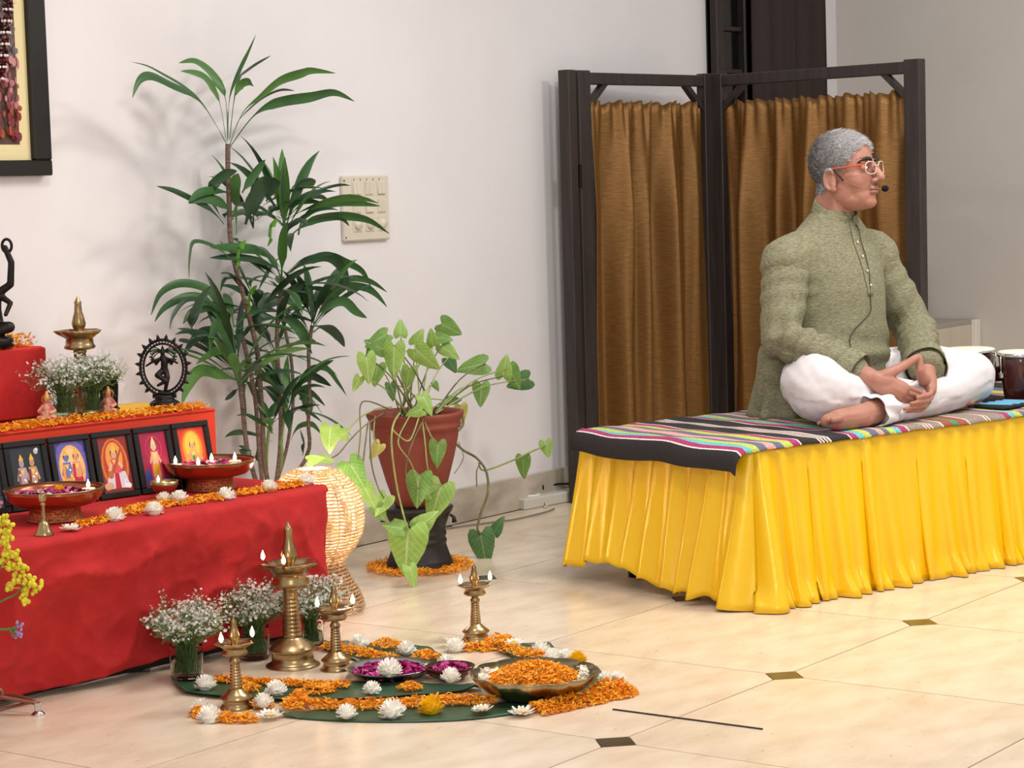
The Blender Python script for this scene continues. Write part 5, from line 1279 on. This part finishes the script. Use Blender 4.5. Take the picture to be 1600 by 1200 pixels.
XL = [([(850, 460), (880, 340), (960, 262), (1050, 235), (1140, 255), (1215, 305)], .022, 0), ([(850, 450), (900, 330), (1000, 275), (1100, 280), (1160, 315), (1215, 378)], .024, 0), ([(720, 210), (800, 140), (920, 120), (1000, 150), (1090, 200), (1136, 282)], .024, 0), ([(720, 215), (830, 145), (930, 130), (1000, 200), (1026, 312)], .032, 2),
      ([(850, 470), (930, 370), (1000, 350), (1060, 400), (1115, 432)], .03, 0), ([(850, 470), (930, 480), (980, 530), (1006, 575)], .026, 2), ([(840, 470), (850, 360), (830, 250), (815, 200)], .036, 2), ([(690, 180), (600, 100), (480, 85), (340, 80)], .032, 0), ([(690, 200), (600, 150), (470, 130), (340, 135)], .024, 2),
      ([(460, 160), (380, 85), (270, 52), (243, 120), (238, 248)], .012, 0), ([(480, 700), (400, 400), (330, 290), (200, 260), (100, 310), (50, 420)], .024, 0), ([(480, 700), (410, 480), (330, 345), (230, 325), (120, 380), (68, 452)], .024, 0), ([(480, 700), (420, 450), (340, 360), (230, 340), (160, 420), (142, 492)], .014, 2), ([(485, 690), (400, 520), (330, 495), (270, 530), (208, 612)], .034, 2),
      ([(480, 680), (430, 500), (370, 380), (260, 400), (208, 462)], .028, 0), ([(490, 690), (440, 560), (385, 465), (350, 550), (342, 642)], .038, 0), ([(490, 745), (400, 710), (300, 690), (235, 770), (202, 862)], .036, 1), ([(490, 700), (430, 600), (360, 600), (270, 662)], .024, 1), ([(300, 560), (250, 470), (290, 350), (350, 270)], .028, 2),
      ([(740, 800), (800, 730), (880, 668), (952, 640)], .036, 0), ([(740, 800), (830, 720), (890, 735), (940, 768)], .026, 2), ([(740, 800), (820, 690), (910, 680), (970, 750), (1015, 815)], .018, 0), ([(750, 790), (800, 800), (820, 860), (826, 928)], .042, 0), ([(730, 850), (780, 785), (840, 800), (910, 866)], .018, 2), ([(730, 850), (680, 760), (600, 720), (560, 780)], .03, 2),
      ([(690, 330), (620, 330), (560, 400), (540, 470)], .034, 2), ([(690, 330), (740, 290), (800, 270), (820, 320)], .03, 2), ([(690, 440), (760, 460), (820, 540), (846, 610)], .034, 0), ([(690, 440), (600, 420), (560, 460), (550, 540)], .032, 2), ([(690, 820), (640, 900), (600, 860)], .026, 0), ([(740, 1040), (770, 970), (840, 955), (890, 1005)], .018, 0), ([(800, 1110), (805, 1040), (785, 980)], .026, 2), ([(520, 1060), (510, 1090), (530, 1150)], .04, 2), ([(590, 1150), (575, 1090), (580, 1040)], .034, 2),
      ([(500, 640), (520, 700), (500, 780), (520, 905)], .02, 0), ([(480, 780), (450, 810), (415, 838)], .014, 2)]
XK = [([(1040, 1190), (1060, 1110), (1110, 1050), (1200, 1015), (1290, 1000), (1400, 1010), (1505, 1026)], .03, 0), ([(1000, 1190), (1060, 1140), (1130, 1100), (1240, 1080), (1340, 1082), (1450, 1110), (1556, 1182)], .03, 0), ([(1100, 1110), (1200, 1090), (1290, 1100), (1330, 1140)], .012, 2), ([(960, 1090), (958, 960), (962, 880), (958, 798)], .024, 0), ([(975, 1060), (1010, 960), (1060, 900), (1115, 880)], .03, 2), ([(960, 1080), (1000, 930), (1060, 890), (1120, 900), (1118, 930)], .036, 0),
      ([(740, 1130), (780, 1000), (840, 900), (890, 860)], .045, 2), ([(690, 1190), (690, 1000), (690, 890), (700, 840)], .042, 1), ([(720, 950), (760, 880), (810, 810), (852, 762)], .034, 0), ([(660, 1060), (600, 1000), (500, 975), (418, 1010)], .036, 0), ([(620, 1130), (540, 1040), (440, 985), (330, 935), (235, 912)], .018, 2), ([(560, 1000), (560, 900), (620, 845), (692, 826)], .036, 2), ([(650, 950), (560, 935), (480, 950), (415, 1005)], .024, 0), ([(600, 1090), (560, 1000), (540, 930)], .034, 2), ([(860, 1000), (900, 900), (940, 890)], .036, 2)]
for q_, fn in ((XL, cq), (XK, cpx)):
    for i, (pts, w, mi) in enumerate(q_):
        n_ = len(pts); dy = rd.uniform(-.1, .1); y0 = rd.uniform(1.96, 2.06)
        ribbon([dat(*fn(x, y), min(y0+dy*k_/(n_-1), 2.2)) for k_, (x, y) in enumerate(pts)], w*1.05, m_dl[mi], rd.uniform(.8, 1.5), rd.uniform(.8, 1.6), .12)
for pts, r_, m_ in (([(356, 225), (356, 265), (358, 320)]+[cq(*q_) for q_ in ((440, 20), (460, 150), (500, 300), (540, 450), (575, 600), (590, 780), (600, 950), (612, 1160))], .0078, m_trunk),
                    ([cq(*q_) for q_ in ((485, 700), (492, 780), (505, 900), (520, 1050), (545, 1160))], .0075, m_trunk), ([cq(*q_) for q_ in ((500, 520), (530, 650), (560, 800), (575, 950), (590, 1160))], .0068, m_trunk),
                    ([cq(*q_) for q_ in ((700, 230), (682, 380), (672, 500), (676, 650), (684, 800), (690, 950), (680, 1150))], .0068, m_trunk), ([cq(*q_) for q_ in ((690, 400), (720, 530), (742, 640), (752, 800), (740, 950), (700, 1150))], .0055, m_trunk),
                    ([cq(*q_) for q_ in ((845, 470), (828, 600), (832, 760), (826, 950), (812, 1130))], .0062, m_trunk), ([cq(*q_) for q_ in ((715, 840), (700, 950), (690, 1050), (690, 1150))], .007, m_gst), ([cq(*q_) for q_ in ((640, 950), (630, 1000), (620, 1150))], .005, m_gst)):
    P = [dat(*q_) for q_ in pts]; P.append(Vector((rd.uniform(-.04, .04), rd.uniform(-.04, .04), .185)))
    MB().tube(smoothpts(P, 4), r_, 9).obj('stem', m_, tp)
# ------------------------------------------------------------------ the seated man (x: his left, y: behind him, z: up from the mat)
PO = plat(.79, .42, .010)
m_skin = mat('skin', 'b38070', .5, c2='a4705e', ns=14, sss=.12, spec=.4, bump=.03, bs=150)
m_hair = mat('grey_hair', 'b5b2b2', .6, attr='Col')
m_kurta = mat('olive_linen', '8f8b70', .9, c2='6b6851', ns=26, nd=6, nlo=.36, nhi=.64, stretch=(3.2, 3.2, 16), sheen=.15, bump=.25, bs=130, bstretch=(1, 1, 3))
m_trou = mat('white_cotton', 'dcd7da', .85, c2='d2ccd0', ns=8, sheen=.2, bump=.06, bs=50)
HC = Vector((.014, -.012, .768)); HT = math.radians(17); HS = 1.05
HP = math.radians(5); hl = Vector((math.cos(HT), math.sin(HT), 0)); hf = Vector((math.sin(HT)*math.cos(HP), -math.cos(HT)*math.cos(HP), math.sin(HP))); hz = (-hf).cross(hl)*-1
HM = Matrix((hl, -hf, hz)).transposed()           # head axes: x his left, y back, z up
def H(s, d_, t_): return HC+(hl*s+hf*d_+hz*t_)*HS
HD = Vector((-.072, -.074, -.006))      # the laced hands rest in front of the shins
bm = MB()
def he(s, d_, t_, rs_, rz=0):
    M = HM @ Matrix.Rotation(rz, 3, 'X'); bm.ell(H(s, d_, t_), tuple(r_*HS for r_ in (rs_[0], rs_[1], rs_[2])), M, 24, 16)
def hc(a, r0, b, r1): bm.cap(H(*a), r0*HS, H(*b), r1*HS)
he(0, -.012, .032, (.074, .096, .086)); he(0, .032, .03, (.066, .058, .072)); he(0, .038, -.03, (.062, .058, .075)); he(0, .046, -.075, (.05, .046, .045))
he(0, .074, -.098, (.027, .022, .019)); he(0, .03, -.085, (.056, .055, .035))
for s in (-1, 1):
    he(s*.030, .050, -.032, (.033, .034, .038)); he(s*.03, .083, .022, (.024, .012, .009)); he(s*.014, .104, -.036, (.0095, .011, .008)); he(s*.045, .014, -.060, (.017, .038, .034))
    # ears
    for k_ in range(9):
        a0, a1 = 2.5-k_*.62, 2.5-(k_+1)*.62
        if k_ < 8: hc((s*.081, -.008-.017*math.cos(a0), -.020+.03*math.sin(a0)), .0055, (s*.081, -.008-.017*math.cos(a1), -.020+.03*math.sin(a1)), .0055)
    he(s*.074, -.006, -.022, (.007, .016, .027)); he(s*.080, .002, -.050, (.006, .009, .009)); hc((s*.079, .004, -.008), .004, (s*.079, -.004, -.034), .005)
    # sockets are left by the brow and cheeks; lids
    he(s*.032, .084, .004, (.0165, .011, .0095))
hc((0, .094, .018), .0095, (0, .121, -.028), .0125); he(0, .118, -.031, (.012, .012, .0105)); hc((0, .09, .02), .012, (0, .1, .0), .012)
he(0, .089, -.047, (.024, .012, .014)); he(0, .0955, -.0565, (.023, .0105, .0058)); he(0, .0935, -.0685, (.021, .0115, .0068)); he(0, .083, -.083, (.02, .012, .012))
# neck, shoulders and trunk under the clothes
bm.cap(H(0, -.028, -.03), .062, Vector((0, .03, .60)), .064); bm.cap((0, .03, .61), .062, (0, .04, .5), .08); bm.loft([(.05, 0, .03, .13, .1), (.2, 0, .03, .14, .11), (.4, 0, .03, .15, .1), (.52, 0, .04, .13, .08), (.56, 0, .04, .08, .06)])
bm.cap((-.14, .04, .52), .06, (.14, .04, .52), .06)
RS, RE, RW = Vector((-.19, .04, .50)), Vector((-.272, -.03, .262)), Vector((-.125, -.24, .152))+HD
LS, LE, LW = Vector((.195, .04, .505)), Vector((.285, -.055, .25)), Vector((.165, -.205, .150))+HD
bm.chain([RS, RE, RW], [.05, .042, .029]); bm.chain([LS, LE, LW], [.05, .042, .029])
# hands, fingers laced, thumbs meeting upright
body_bm = bm; bm = MB()
F_ = .0082
def fing(pts, r0=F_): bm.chain(pts, [r0*(1-.09*i) for i in range(len(pts))], 10)
V3 = Vector
RW0, LW0 = RW-HD, LW-HD
bm.chain([RW0, V3((-.085, -.268, .135)), V3((-.035, -.29, .115))], [.027, .028, .021]); bm.chain([RW0+V3((.01, 0, -.012)), V3((-.085, -.275, .112)), V3((-.055, -.285, .094))], [.024, .025, .019])
bm.cap(V3((-.08, -.275, .12)), .026, V3((-.045, -.288, .105)), .022)
fing([(-.028, -.296, .120), (.027, -.304, .099), (.065, -.300, .087), (.094, -.284, .081)]); fing([(-.034, -.296, .106), (.018, -.303, .086), (.050, -.296, .074), (.072, -.276, .071)])
fing([(-.045, -.292, .094), (.006, -.296, .075), (.036, -.286, .066), (.052, -.27, .066)]); fing([(-.056, -.286, .084), (-.012, -.288, .068), (.014, -.278, .06)], .0085)
bm.chain([V3((-.095, -.262, .152)), V3((-.056, -.282, .172)), V3((-.012, -.286, .188)), V3((.032, -.284, .204))], [.021, .0165, .0135, .0105])
bm.chain([LW0, V3((.135, -.24, .125)), V3((.110, -.268, .098))], [.026, .026, .021]); bm.chain([LW0+V3((-.005, 0, -.015)), V3((.128, -.235, .102)), V3((.104, -.256, .074))], [.024, .024, .019])
bm.cap(V3((.13, -.238, .118)), .025, V3((.106, -.262, .086)), .022)
fing([(.100, -.282, .092), (.058, -.312, .090), (.022, -.322, .089), (-.004, -.320, .086)]); fing([(.098, -.284, .076), (.050, -.310, .072), (.006, -.320, .072), (-.030, -.318, .070)])
fing([(.096, -.276, .062), (.046, -.304, .056), (-.01, -.314, .056), (-.052, -.312, .056)]); fing([(.094, -.266, .05), (.04, -.294, .042), (-.01, -.3, .044), (-.05, -.298, .044)], .0076)
bm.chain([V3((.118, -.242, .125)), V3((.075, -.272, .132)), V3((.047, -.284, .165)), V3((.047, -.282, .203))], [.020, .0175, .0145, .0108])
hand_bm = bm; bm = body_bm; bm.add([V3(v)+HD for v in hand_bm.V], hand_bm.F)
# legs and feet
RH, RK, RA = V3((-.115, .02, .105)), V3((-.335, -.25, .105)), V3((.12, -.225, .05))
LH, LK, LA = V3((.115, .02, .105)), V3((.395, -.19, .098)), V3((-.24, -.352, .043))
bm.chain([RH, RK, RA], [.08, .06, .04]); bm.chain([LH, LK, LA], [.08, .06, .038])
bm.chain([LA, V3((-.31, -.358, .037)), V3((-.375, -.35, .034)), V3((-.405, -.342, .033))], [.036, .035, .032, .023]); bm.ell((-.27, -.362, .032), (.035, .03, .027))
for i in range(5): bm.cap(V3((-.392-.004*i, -.377+.016*i, .042-.004*i)), .0105-.001*i, V3((-.420+.002*i, -.377+.017*i, .040-.004*i)), .0105-.001*i, 10)
bm.chain([RA, V3((.2, -.25, .035)), V3((.272, -.262, .03))], [.036, .032, .024])
for i in range(5): bm.cap(V3((.27, -.285+.014*i, .03)), .0095, V3((.292-.004*i, -.287+.014*i, .029)), .009, 10)
bm.ell((0, .05, .1), (.16, .13, .09))
man = link('person', blob(bm, .0031, 3, 'person', .45), m_skin, None, loc=PO, rot=(0, 0, EA))
tag(man, 'man in an olive kurta sitting cross-legged on the platform, hands folded', 'person')

# eyes, brows
m_eye = mat('eye_white', 'e8ddd6', .2); m_iris = mat('eye_dark', '1c120e', .15); m_brow = mat('brow_hair', '221c1a', .7); m_lip = mat('lips', '9c5a4c', .5)
for s in (-1, 1):
    MB().ell(H(s*.031, .0925, .0035), (.0105*HS, .0045*HS, .0045*HS), HM, 14, 8).obj('eye', m_eye, man)
    MB().ell(H(s*.031+.001, .0955, .0035), (.0042*HS, .0025*HS, .0042*HS), HM, 12, 8).obj('iris', m_iris, man)
    mb = MB(); mb.tube(smoothpts([H(s*.010, .100, .023), H(s*.026, .1015, .030), H(s*.042, .093, .0295), H(s*.058, .077, .020)], 4), [.004, .0046, .0054, .006, .0062, .0062, .006, .0056, .005, .0045, .0036, .0026, .0014], 7)
    rr = random.Random(s)
    for k_ in range(60):
        u = rr.random(); b0 = H(s*(.010+.046*u), .103-.027*u*u, .023+.011*math.sin(u*2.6)); mb.tube([b0, b0+hl*s*.006*HS+hf*.003+V3((0, 0, rr.uniform(-.001, .005)))], [.0009, .0002], 3, cap=False)
    mb.obj('eyebrow', m_brow, man)
mb = MB(); mb.tube(smoothpts([H(-.021, .0945, -.0625), H(-.010, .1035, -.0618), H(0, .1062, -.0622), H(.010, .1035, -.0618), H(.021, .0945, -.0625)], 4), .0016, 6); mb.obj('mouth_line', mat('mouth_dark', '5c2f28', .6), man)
mb = MB(); rr = random.Random(6)
for k_ in range(160):
    s = rr.uniform(-.024, .024); b0 = H(s, .1015-(s/.024)**2*.012, -.0465+rr.uniform(-.004, .005)); mb.tube([b0, b0+hf*.002+V3((0, 0, -.004))], [.0006, .0002], 3, cap=False)
mb.obj('moustache_stubble', mat('stubble', '8c8480', .7), man)

# hair: short, silver on top and front, darker at the back
bvh = BVHTree.FromPolygons([v.co for v in man.data.vertices], [tuple(p_.vertices) for p_ in man.data.polygons])
rh = random.Random(9); hb = MB()
def hairline(s, d_, t_):
    if t_ > .062: return d_ < .082-.35*max(0, .09-t_)
    if t_ > .03: return d_ < .052+.5*(t_-.03)
    if t_ > -.008: return d_ < .022+(t_+.008)*.6 and (d_ < -.028 or t_ > .006)
    return d_ < -.034 and t_ > -.058
cnt = 0
while cnt < 6500:
    v = V3((rh.gauss(0, 1), rh.gauss(0, 1), rh.gauss(0, 1))).normalized()
    if v.z < -.75: continue
    loc, nrm, idx, dist = bvh.ray_cast(HC+V3((0, 0, .02))+v*.3, -v)
    if loc is None: continue
    q_ = (loc-HC)/HS; s, d_, t_ = q_.dot(hl), q_.dot(hf), q_.dot(hz)
    if abs(s) > .09 or not hairline(s, d_, t_): continue
    cnt += 1
    front = min(1, max(0, (d_+.07)/.12)); topk = min(1, max(0, (t_-.0)/.1))
    g_ = .13+.50*front+.48*topk*(.15+.85*front)+rh.uniform(-.17, .17); g_ = min(.9, max(.1, g_))
    comb = (hf*(.35+.4*topk)+hl*.3*(1 if s > 0 else -1)*(1-topk)+V3((0, 0, -.5*(1-topk)))).normalized()
    l = (.011+.016*topk)*rh.uniform(.7, 1.2); d0 = (nrm*(.55+.35*topk)+comb*.6+V3((rh.gauss(0, .2), rh.gauss(0, .2), rh.gauss(0, .2)))).normalized()
    w = .0014; sd, u_ = frame_of(d0); b0 = loc-nrm*.002; c_ = (g_*.96, g_*.95, g_*.96)
    e_ = b0+d0*l*.6; t2 = b0+(d0*.7+comb*.5).normalized()*l
    hb.add([b0-sd*w, b0+sd*w, e_+sd*w*.8, e_-sd*w*.8, t2, b0+u_*w, e_+u_*w*.8], [(0, 1, 2, 3), (3, 2, 4), (1, 5, 6, 2), (2, 6, 4)], c_)
# scalp coverage under the strands
cap_ = MB(); sc_i = [p_ for p_ in man.data.polygons if (lambda q_: abs(q_.dot(hl)) < .09 and hairline(q_.dot(hl), q_.dot(hf), q_.dot(hz)) and q_.length < .2)((p_.center-HC)/HS)]
for p_ in sc_i:
    q_ = (p_.center-HC)/HS; g_ = .22+.3*min(1, max(0, (q_.dot(hf)+.07)/.12))*.6+.2*min(1, max(0, q_.z/.1))
    hb.add([man.data.vertices[i].co+man.data.vertices[i].normal*.0015 for i in p_.vertices], [list(range(len(p_.vertices)))], (g_, g_, g_))
stuff(hb.obj('hair', m_hair, man))

# kurta
km = MB()
km.loft([(.004, -.02, .11, .245, .10), (.06, -.02, .10, .25, .12), (.13, -.005, .045, .228, .165), (.2, 0, .03, .195, .165), (.3, 0, .03, .178, .155), (.4, 0, .03, .18, .148), (.46, 0, .035, .19, .134), (.51, 0, .04, .198, .118), (.55, 0, .04, .178, .10), (.585, 0, .036, .142, .084), (.615, 0, .032, .104, .074), (.638, 0, .028, .078, .068), (.65, 0, .024, .06, .06)], 40)
km.cap((-.12, .045, .515), .078, RS+V3((-.005, 0, -.015)), .085); km.cap((.12, .045, .515), .078, LS+V3((.005, 0, -.015)), .085)
RC, LC = RE.lerp(RW, .80), LE.lerp(LW, .84)
sm_ = [MB(), MB()]
sm_[0].chain([RS+V3((-.005, 0, -.015)), RE+V3((-.008, .01, 0)), RC], [.078, .066, .054]); sm_[1].chain([LS+V3((.005, 0, -.015)), LE+V3((.008, .01, 0)), LC], [.078, .066, .062])
km.cap(V3((-.225, .10, .05)), .055, V3((-.235, .06, .2)), .05)
kme = blob(km, .0062, 4, 'kurta'); slv = [blob(q_, .0055, 4, 'sleeve') for q_ in sm_]
def kfold(c_, n_):
    w = .0035*noise.noise(c_*14)+.005*noise.noise(V3((c_.x*9, c_.y*9, c_.z*4)))
    for A_, B_, C_ in ((RS, RE, RC), (LS, LE, LC)):
        for P_, Q_, amp in ((A_, B_, .003), (B_, C_, .0075)):
            t_ = (Q_-P_); k = (c_-P_).dot(t_)/t_.length_squared
            d_ = (c_-(P_+t_*max(0, min(1, k)))).length
            if -.15 < k < 1.1 and d_ < .11:
                fall = max(0, 1-(d_/.11)**4)
                w += fall*amp*math.sin(k*26+4*noise.noise(c_*7)+c_.x*22)*(.5+.5*noise.noise(c_*11+V3((4, 2, 1)))+.3)
    if c_.z < .3: w += .006*math.sin(c_.z*70+c_.x*9+3*noise.noise(c_*6))*max(0, 1-abs(c_.z-.2)/.1)*(n_.y < -.2)
    if c_.z < .16: w += .010*noise.noise(V3((c_.x*12, c_.y*12, c_.z*3)))
    return w
displace(kme, kfold)
kur = link('kurta', kme, m_kurta, man)
for q_ in slv: link('sleeve', displace(q_, kfold), m_kurta, man)
kb = BVHTree.FromPolygons([v.co for v in kme.vertices], [tuple(p_.vertices) for p_ in kme.polygons])
def onk(x, z, off=.002):
    loc, n_, i_, d_ = kb.ray_cast(V3((x, -1, z)), V3((0, 1, 0)))
    return (loc+n_*off) if loc else V3((x, -.13, z))
def collar(u, v):
    a = -PI/2+.22+u*(2*PI-.44)
    rx, ry = .071-.004*v, .068-.004*v
    slope = .036*math.sin(a)     # higher at the nape
    return V3((rx*math.cos(a)+.004*v, .024+ry*math.sin(a)-.010*v, .618+v*.046+slope))
solid(MB().grid(collar, 40, 4).obj('collar', m_kurta, man), .004)
def plk(u, v):
    x = -.013+u*.026+.012; z = .615-v*.235; p_ = onk(x, z, .0035); return p_
solid(MB().grid(plk, 4, 24).obj('placket', m_kurta, man), .002, 1)
m_btn = mat('shell_button', 'cfc8b2', .3)
for z in (.545, .50, .455, .41): MB().ell(onk(.014, z, .007), (.0045, .003, .0045), nu=12, nv=8).obj('button', m_btn, man)
for P_, Q_, r_ in ((RE, RC, .054), (LE, LC, .063)):
    d_ = (Q_-P_).normalized(); s, u_ = frame_of(d_); c0 = P_.lerp(Q_, .86)
    cf = lambda u, v, d_=d_, s=s, u_=u_, c0=c0, r_=r_: c0+d_*(v*.062)+(s*math.cos(2*PI*u)+u_*math.sin(2*PI*u))*(r_*(1.04+.05*v)+.002*math.sin(u*25))
    solid(MB().grid(cf, 36, 4).obj('sleeve_cuff', m_kurta, man), .0025)
# the tail of the kurta falls beside the right hip onto the mat
def tail(u, v):
    a = PI*.62+u*PI*.62
    rx, ry = .238+.010*math.sin(u*19+1), .150+.010*math.sin(u*23)
    fl_ = .9+.3*v**1.1+.03*v*math.sin(u*30)
    return V3((-.005+rx*fl_*math.cos(a), .075+ry*fl_*math.sin(a), .235-.232*v))
solid(MB().grid(tail, 60, 16).obj('kurta_tail', m_kurta, man), .003)

# trousers
tm = MB()
tm.ell((0, .05, .10), (.2, .14, .098)); tm.chain([RH, V3((-.23, -.12, .125)), RK], [.105, .108, .092]); tm.chain([RK, V3((-.15, -.255, .08)), V3((.08, -.235, .055))], [.088, .078, .055])
tm.ell((-.285, -.19, .10), (.10, .11, .094)); tm.chain([LH, V3((.26, -.09, .115)), LK], [.1, .1, .086]); tm.chain([LK, V3((.17, -.265, .065)), V3((-.17, -.347, .05))], [.080, .064, .048])
tm.ell((.1, -.15, .055), (.16, .1, .05))
tme = blob(tm, .0062, 4, 'trousers')
def tfold(c_, n_):
    q_ = V3((c_.x*3+c_.z*5, c_.y*3-c_.x*2, c_.z*7)); a = noise.noise(q_); b_ = noise.noise(q_*1.9+V3((5, 1, 2)))
    w = .012*a+.006*b_+.0036*math.sin(26*(c_.x*.8-c_.y*.9+c_.z*1.4)+5*noise.noise(c_*4))*(n_.z > -.2)
    k = (c_-V3((-.17, -.347, .05))).length
    if k < .14: w += .007*math.sin(c_.x*95+c_.z*30)*(1-k/.14)
    return w
displace(tme, tfold); link('trousers', tme, m_trou, man)
cd_ = (V3((-.25, -.352, .045))-V3((-.11, -.332, .055))).normalized(); s, u_ = frame_of(cd_)
cuf = lambda u, v: V3((-.155, -.345, .052))+cd_*(v*.085)+(s*math.cos(2*PI*u)*(.052+.010*v+.007*math.sin(u*31+v*3))+u_*math.sin(2*PI*u)*(.044+.004*v+.005*math.sin(u*43)))
solid(MB().grid(cuf, 60, 8).obj('trouser_cuff', m_trou, man), .002)
for v in range(1): pass

# glasses and headset microphone (worn, separate things)
m_rim = mat('clear_acetate', 'e6d6cc', .15, trans=.35, ior=1.3); m_arm = mat('orange_temple', 'cf5a3a', .3); m_lens = mat('lens', 'ffffff', .02, trans=1, ior=1.02)
gl = thing('eyeglasses', 'clear rimmed eyeglasses with orange temple arms worn by the man', 'glasses', PO, rz=EA)
for s in (-1, 1):
    ctr = (s*.0335, .112, .002); pts = []
    for k_ in range(28):
        a = 2*PI*k_/28; ca, sa = math.cos(a), math.sin(a)
        pts.append(H(ctr[0]+.0245*math.copysign(abs(ca)**.7, ca), ctr[1]-.010*(abs(ctr[0]+.0245*ca)/.058)**2, ctr[2]+.0185*math.copysign(abs(sa)**.7, sa)))
    MB().tube(pts, .0019, 8, closed=True).obj('rim', m_rim, gl)
    cen = sum(pts, V3((0, 0, 0)))/len(pts); MB().add([cen]+[p_ for p_ in pts], [(0, 1+i, 1+(i+1) % 28) for i in range(28)]).obj('lens', m_lens, gl)
    MB().tube(smoothpts([H(s*.058, .102, .012), H(s*.072, .085, .0125), H(s*.079, .04, .0115), H(s*.083, .0, .0105), H(s*.083, -.022, -.002), H(s*.080, -.030, -.022)], 4), .0022, 8).obj('temple_arm', m_arm, gl)
MB().tube(smoothpts([H(-.010, .112, .006), H(0, .117, .009), H(.010, .112, .006)], 4), .0018, 8).obj('bridge', m_rim, gl)
mic = thing('headset_microphone', 'black headset microphone at the mouth of the seated man', 'microphone', PO, rz=EA)
MB().ell(H(-.022, .142, -.064), (.0095, .0125, .0105), HM, 18, 12).obj('foam_tip', mat('black_foam', '0b0b0b', .95), mic)
MB().tube(smoothpts([H(-.083, .010, .004), H(-.082, .024, -.010), H(-.076, .034, -.028)], 4), .0026, 8).obj('ear_loop', m_rub, mic)
MB().tube(smoothpts([H(-.076, .034, -.028), H(-.066, .062, -.044), H(-.052, .092, -.057), H(-.038, .118, -.062), H(-.026, .134, -.064)], 4), .0011, 6).obj('boom', mat('beige_boom', '8c6a58', .5), mic)
wp_ = [H(-.079, -.02, -.03), H(-.06, -.03, -.1), V3((.03, -.028, .62)), V3((.036, -.05, .59))]+[onk(x, z, .004) for x, z in ((.036, .555), (.034, .50), (.024, .45), (.012, .41), (.006, .36), (.004, .33), (-.03, .30), (-.062, .275), (-.078, .245), (-.082, .215))]
MB().tube(smoothpts(wp_[2:], 4), .0013, 6).obj('microphone_wire', m_rub, mic)
